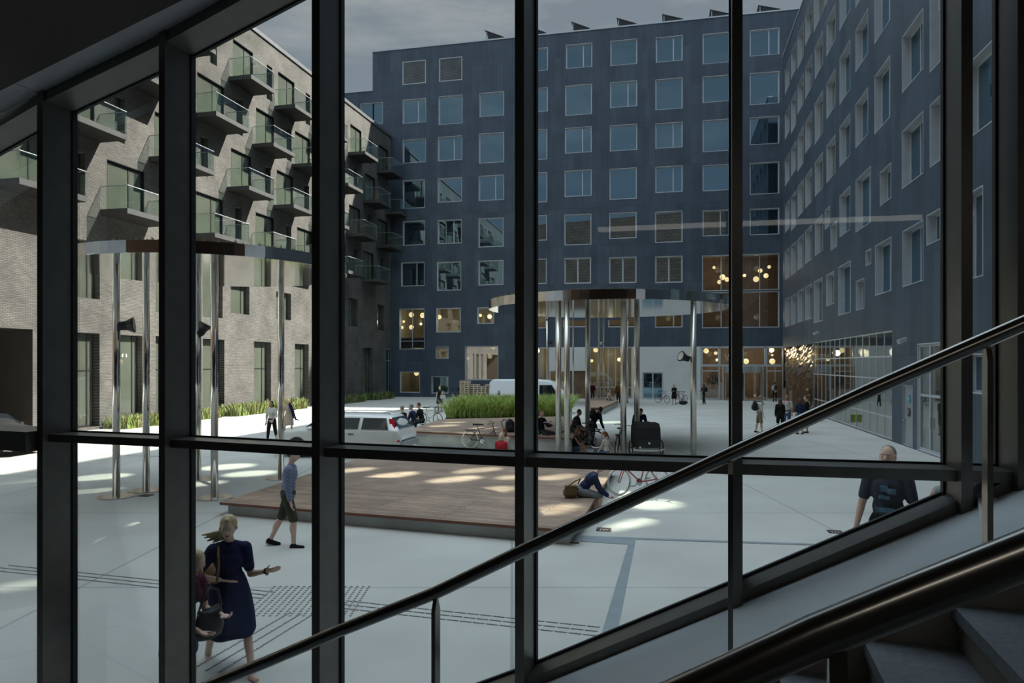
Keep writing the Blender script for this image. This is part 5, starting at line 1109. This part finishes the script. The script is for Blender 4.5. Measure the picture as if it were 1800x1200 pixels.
tri = [(713, 29.7, 'bald man in a black shirt sitting on the deck edge, nearest the silver car', ('buzz', 'grey'), 'black', -24), (729, 30.8, 'man in dark blue sitting on the deck edge in the middle of three friends', ('short', 'grey'), 'darkblue', 8), (742, 32.0, 'bearded man in black sitting on the deck edge, farthest of three friends', ('short', 'brown'), 'black', 20)]
for px, Y, lab, hr, c, hy in tri:
    person(lab, on(px, Y), (-.93, .30), 1.78, 0, hr, (c, .9), ('charcoal', 2), 'black', lean=14, head=(6, hy), armL=(30, 8, 40, -5), armR=(34, 10, 30, -5), legL=(78, 8, 80), legR=(74, 8, 82), seat=.68)
person('woman in a black tank top and blue skirt walking with a white bag', on(773, 48.6), (.05, -1), 1.76, 0, ('short', 'red'), ('black', 0), ('skirt', 'darkblue', .95), 'beige', lean=3, armL=(14, 10, 70, -14), armR=(2, 14, 10, 4), legL=(10, 2, 6), legR=(-8, 2, 14), female=True)
o = tag(empty('handbag', on(778.5, 48.2, 1.0)), 'white shoulder bag on the arm of the woman in a black tank top', 'bag')
b = MB(); b.box(-.17, .17, -.05, .05, -.13, .11); b.build('bag_body', CL['white'], o); b = MB(); b.tube([(-.14, 0, .1), (-.08, .02, .36), (.04, .03, .40), (.14, 0, .1)], .012, 6); b.build('strap', CL['white'], o)
person('person behind the tall grass in front of the white van, only head and shoulders showing', on(877, 42.6), (-.3, -1), 1.66, 0, ('bob', 'brown'), ('lightgrey', 1), ('black', 2))
person('white haired child in a red top seen from behind beyond the low deck', on(880, 21.9), (.25, .97), 1.55, 0, ('bob', 'white'), ('red', .8), ('greyshorts', 1), 'white', lean=10, armL=(20, 8, 30, 0), armR=(20, 8, 30, 0), legL=(70, 8, 70), legR=(70, 8, 70), seat=.39, female=True)
person('auburn haired woman in a cream blouse facing the child in red', on(892, 22.9), (-.75, -.65), 1.66, 0, ('long', 'red'), ('cream', 1.7), ('beige', 1.8), 'beige', lean=12, head=(10, 0), armL=(35, 6, 40, -8), armR=(35, 6, 40, -8), legL=(72, 6, 75), legR=(72, 6, 75), seat=.42, female=True)
person('man in black lounging on the higher deck with a book', on(952, 26.9), (.75, -.66), 1.78, 0, ('buzz', 'red'), ('black', 2), ('charcoal', 2), 'beige', lean=-6, head=(22, -4), armL=(30, 8, 62, -14), armR=(10, 16, 20, 6), legL=(84, 12, 35), legR=(80, 16, 22), seat=.67, curl=40)
o = tag(empty('book', on(962, 26.3, 1.03), -.4), 'open dark book held by the man lounging on the higher deck', 'book')
b = MB(); b.hexa([(-.14, -.10, -.01), (-.14, .10, .05), (0, .10, .02), (0, -.10, -.04), (-.14, -.10, 0), (-.14, .10, .06), (0, .10, .035), (0, -.10, -.025)]); b.hexa([(0, -.10, -.04), (0, .10, .02), (.14, .10, .05), (.14, -.10, -.01), (0, -.10, -.025), (0, .10, .035), (.14, .10, .06), (.14, -.10, 0)]); b.build('cover', M['blackplastic'], o)
b = MB(); b.box(-.12, .12, -.08, .08, .022, .03); b.build('pages', M['whitesign'], o)
o = tag(empty('bottle', on(945.5, 26.35, .55)), 'small clear plastic bottle with a blue label on the higher deck edge', 'bottle')
b = MB(); b.lathe([(.035, 0), (.037, .02), (.037, .15), (.016, .19), (.014, .215)], (0, 0, 0), 14); b.build('body', M['whitesign'], o, True); b = MB(); b.lathe([(.0385, .06), (.0385, .12)], (0, 0, 0), 14); b.build('label_band', M['cyan'], o); b = MB(); b.lathe([(.016, .212), (.016, .235)], (0, 0, 0), 12); b.build('cap', M['cyan'], o)
J = {'rz': .5}
backpack('black backpack standing on the higher deck by the middle window post', J, CL['charcoal'], 1.25, Vector(on(896, 27.8, .80)))
person('young man in a dark T shirt seated at the right end of the higher deck', on(1007, 28.2), (.92, -.38), 1.76, 1, ('short', 'brown'), ('charcoal', .9), ('olive', .95), 'black', lean=22, head=(12, 0), armL=(38, 6, 36, -8), armR=(42, 6, 30, -8), legL=(72, 8, 76), legR=(76, 8, 80), seat=.67)
_, J = person('stooping figure in a black jacket standing behind the canopy pole', on(1041, 27.9), (.85, .5), 1.70, 1, ('short', 'black'), ('black', 2), ('charcoal', 2), 'black', lean=38, head=(20, 0), armL=(40, 6, 20, 0), armR=(44, 6, 20, 0), legL=(10, 4, 8), legR=(-6, 4, 8))
backpack('black backpack on the back of the stooping figure behind the canopy pole', J, M['black'])
person('girl in a black top with auburn hair sitting on the paving with drawn up knees', on(1008, 26.0), (.96, -.2), 1.66, 1, ('long', 'red'), ('black', 0), ('denim', .5), None, lean=12, head=(12, 0), armL=(40, 6, 44, -8), armR=(44, 8, 36, -6), legL=(118, 6, 112), legR=(100, 10, 70), seat=.13, female=True)
person('girl in a white sleeveless top with a ponytail sitting on the paving', on(1066, 24.7), (-.75, .5), 1.64, 0, ('pony', 'red'), ('white', 0), ('denim', .9), None, lean=6, head=(4, 20), armL=(28, 12, 10, 4), armR=(-20, 14, 4, 6), legL=(100, 14, 90), legR=(92, 14, 50), seat=.13, female=True)
person('man in a navy T shirt stooping behind the hooded cargo trike', on(1121, 27.4), (.05, -1), 1.78, 1, ('short', 'black'), ('navy', .8), ('denim', 2), 'black', lean=46, head=(24, 0), armL=(46, 14, 8, 8), armR=(46, 14, 8, 8), legL=(6, 4, 6), legR=(-4, 4, 6))
person('woman in a black dress reading her phone at the pale wall between two bikes', on(1185, 56.6), (-.1, -1), 1.66, 0, ('bob', 'blonde'), ('black', 1.4), ('skirt', 'black', 1.0), 'black', lean=6, head=(20, 0), armL=(26, 6, 80, -12), armR=(26, 6, 80, -12), female=True)
o = tag(empty('bag', on(1201, 56.4)), 'black bag lying on the paving below the bike with a basket', 'bag')
b = MB(); b.ball((0, 0, .16), (.36, .2, .16)); b.build('bag_body', M['black'], o, True); b = MB(); b.tube([(-.2, 0, .28), (0, .02, .42), (.2, 0, .28)], .02, 6); b.build('handle', M['black'], o)
_, J = person('dark haired woman in black with a backpack at the left end of the entrance', on(1237, 57.0), (-.95, -.2), 1.68, 1, ('bob', 'black'), ('charcoal', .9), ('black', 2), 'white', lean=2, armL=(30, 6, 62, -10), armR=(30, 6, 62, -10), legL=(10, 2, 4), legR=(-10, 2, 6), female=True)
backpack('black backpack on the dark haired woman at the left end of the entrance', J, M['black'])
_, J = person('man in a white T shirt and brown shorts standing with a dark backpack', on(1335, 33.3), (.95, -.12), 1.77, 0, ('short', 'grey'), ('white', .9), ('beige', .95), 'black', lean=3, head=(6, 0), armL=(8, 6, 14, 0), armR=(10, 6, 10, 0), legL=(-8, 3, 4), legR=(8, 3, 4))
backpack('dark backpack on the man in a white T shirt and brown shorts', J, M['black'], 1.15)
person('brown haired woman in a black jacket and shorts seen from behind beside the handrail', on(1371.5, 33.0), (.15, 1), 1.68, 0, ('long', 'brown'), ('black', 2), ('black', .8), 'black', lean=2, armL=(8, 10, 30, -6), armR=(8, 10, 30, -6), female=True)
_, J = person('man in a white shirt with red straps facing the woman in a black jacket', on(1383, 34.4), (-.4, -1), 1.78, 1, ('short', 'black'), ('white', .9), ('denim', 2), 'black', armR=(6, 8, 16, 2))
backpack('red strapped backpack on the man in a white shirt', J, CL['red'])
person('woman in a blue patterned blouse seen from behind, left of a man in black', on(1406.5, 32.6), (-.1, 1), 1.70, 0, ('bob', 'brown'), ('darkblue', .9), ('denim', .9), 'black', lean=2, armL=(4, 10, 10, 4), armR=(4, 10, 40, 0), female=True)
person('man in black shirt and shorts right of the woman in a blue blouse', on(1418.5, 33.2), (-.8, .4), 1.80, 0, ('short', 'brown'), ('black', .9), ('charcoal', .95), 'black', lean=2, armL=(12, 8, 60, -6), armR=(4, 8, 10, 2))
person('person in a pink top and dark trousers seated on the far bench deck', on(1069, 54.0), (.6, -.8), 1.66, 0, ('pony', 'brown'), ('cream', .2), ('denim', 2), 'black', lean=14, armL=(20, 8, 30, 0), armR=(20, 8, 30, 0), legL=(70, 8, 60), legR=(70, 8, 60), seat=.57, female=True)
person('person in dark clothes standing by the shop window left of the far bench deck', on(1041.5, 61.5), (.3, -1), 1.70, 1, ('short', 'black'), ('maroon', 1.5), ('charcoal', 2))
person('person in a mustard brown coat by the shop window behind the canopy poles', on(1087, 58.5), (-.6, -.6), 1.76, 1, ('short', 'black'), ('rust', 2), ('charcoal', 2))
_, J = person('person with a white shirt and black bag going in at the right swing door', on(1362, 60.8), (-.1, 1), 1.72, 1, ('short', 'black'), ('white', .9), ('black', 2))
backpack('black bag on the person going in at the right swing door', J, M['black'])
# things carried in the front
hb = tag(empty('handbag', (J2['pelvis'].x+.31, J2['pelvis'].y-.06, .93), J2['rz']), 'large black leather handbag held open by the woman in denim shorts', 'handbag')
hb.scale = (.85, .85, .85); b = MB()
secs = []
M['leather'] = mat('black_leather', (.008, .008, .009), .5, vary=.2, scale=18, spec=.3, bump=.2)
for z, w, d in ((-.21, .08, .04), (-.19, .155, .07), (-.11, .185, .09), (0, .175, .085), (.08, .155, .06), (.10, .15, .05)): secs.append([Vector((w*math.cos(a), d*math.sin(a), z+(.015*math.cos(2*a) if z > .05 else 0))) for a in [2*math.pi*j/28 for j in range(28)]])
for s_ in secs: b.v += [tuple(v) for v in s_]
for i in range(len(secs)-1):
    for j in range(28): b.f.append((i*28+j, i*28+(j+1) % 28, (i+1)*28+(j+1) % 28, (i+1)*28+j)); b.m.append(0)
b.f.append(tuple(reversed(range(28)))); b.m.append(0); b.f.append(tuple(5*28+j for j in range(28))); b.m.append(0); b.build('bag_body', M['leather'], hb, True)
b = MB(); b.tube([(-.16, 0, .09), (-.10, .02, .27), (.02, .02, .33), (.12, .02, .22), (.16, 0, .09)], .012, 8); b.build('strap', M['leather'], hb, True)
b = MB(); b.tube([(.15, -.07, .09), (.17, -.09, .05), (.16, -.08, .0), (.155, -.07, -.05)], .009, 6); b.ball((.16, -.075, .10), .02); b.build('buckle', M['chrome'], hb)
s1 = J1['shoulderR']; sb = tag(empty('shoulder_bag', (J1['pelvis'].x-.18, J1['pelvis'].y+.02, .95)), 'tan leather shoulder bag of the woman in the navy dress', 'bag')
lo = lambda p: Vector(p)-Vector((J1['pelvis'].x-.18, J1['pelvis'].y+.02, .95))
b = MB(); fw = J1['fwd']; ch = J1['chest']; sr = J1['shoulderR']*.72+ch*.28
b.tube([lo(J1['pelvis']-fw*.05+Vector((-.22, .0, .05))), lo(ch+fw*.175+Vector((-.135, -.03, -.20))), lo(ch+fw*.195+Vector((-.12, -.03, -.04))), lo(ch+fw*.165+Vector((-.12, -.03, .06))), lo(Vector((sr.x, sr.y, J1['shoulderR'].z+.035))+fw*.06), lo(Vector((sr.x, sr.y, J1['shoulderR'].z+.065))-fw*.02), lo(ch-fw*.17+Vector((-.05, 0, 0)))], .014, 6); b.build('strap', CL['tan'], sb)
b = MB(); b.ball((-.08, .12, -.02), (.05, .15, .14)); b.build('bag_body', CL['tan'], sb, True)
wt = tag(empty('wristwatch', J1['wristL']-J1['dL']*.012), 'dark wristwatch on the open arm of the woman in navy', 'watch'); wt.rotation_euler = J1['dL'].to_track_quat('Z', 'Y').to_euler()
b = MB(); b.lathe([(.033, -.012), (.035, -.008), (.035, .008), (.033, .012)], (0, 0, 0), 18); b.build('strap', M['blackplastic'], wt); b = MB(); b.lathe([(.016, .0), (.016, .008)], (0, -.036, 0), 14, M=Matrix.Rotation(R(90), 3, 'X')); b.build('dial', M['chrome'], wt)
mid = (J20['wristL']+J20['wristR'])/2+J20['dR']*.10
ph = tag(empty('phone', mid+Vector((0, 0, .015)), .3), 'black phone in the hands of the seated man in a navy shirt', 'phone')
b = MB(); b.box(-.07, .07, -.035, .035, -.005, .005); b.build('body', M['blackplastic'], ph); b = MB(); b.box(-.064, .064, -.031, .031, .005, .0062); b.build('screen', M['carglass'], ph)
pb = J20['pelvis']
mb = tag(empty('messenger_bag', (pb.x-.22, pb.y-.14, pb.z-.02), .1), 'khaki messenger bag resting on the deck behind the seated man in a navy shirt', 'bag')
M['khaki'] = cloth('khaki_canvas', (.16, .12, .06))
b = MB(); b.box(-.14, .10, -.07, .06, -.11, .12); b.ball((-.02, 0, 0), (.17, .10, .15)); c_ = b.build('bag_body', M['khaki'], mb); remesh_later(c_, .014, 8); b = MB(); b.box(-.15, .11, -.098, -.075, -.03, .14); b.box(-.15, .11, -.098, .08, .13, .15); b.build('flap', M['khaki'], mb)
b = MB(); b.tube([(-.1, -.085, .14), (.05, -.13, .26), (.16, -.11, .30), (.20, -.02, .30), (.17, .10, .18)], .016, 6); b.build('strap', M['khaki'], mb)
tp = tag(None or b and P28, None)
b = MB()
for (x0, x1, z0, z1) in ((-.10, -.02, 1.24, 1.30), (-.04, .07, 1.18, 1.22), (-.09, .10, 1.04, 1.09), (-.02, .05, 1.26, 1.33)): b.box(x0, x1, .150, .156, z0, z1)
b.build('shirt_print', M['print'], P28)
# ------------------------------------------------------------------ merge the figures into smooth single surfaces
for o, vox, sm in REM:
    m = o.modifiers.new('merge', 'REMESH'); m.mode = 'VOXEL'; m.voxel_size = vox; m.use_smooth_shade = True
    m = o.modifiers.new('soft', 'SMOOTH'); m.iterations = sm; m.factor = .5
bpy.context.view_layer.update()
dg = bpy.context.evaluated_depsgraph_get()
done = []
for o, vox, sm in REM:
    me = bpy.data.meshes.new_from_object(o.evaluated_get(dg)); me.name = o.name; done.append((o, me))
for o, me in done:
    o.modifiers.clear(); o.data = me
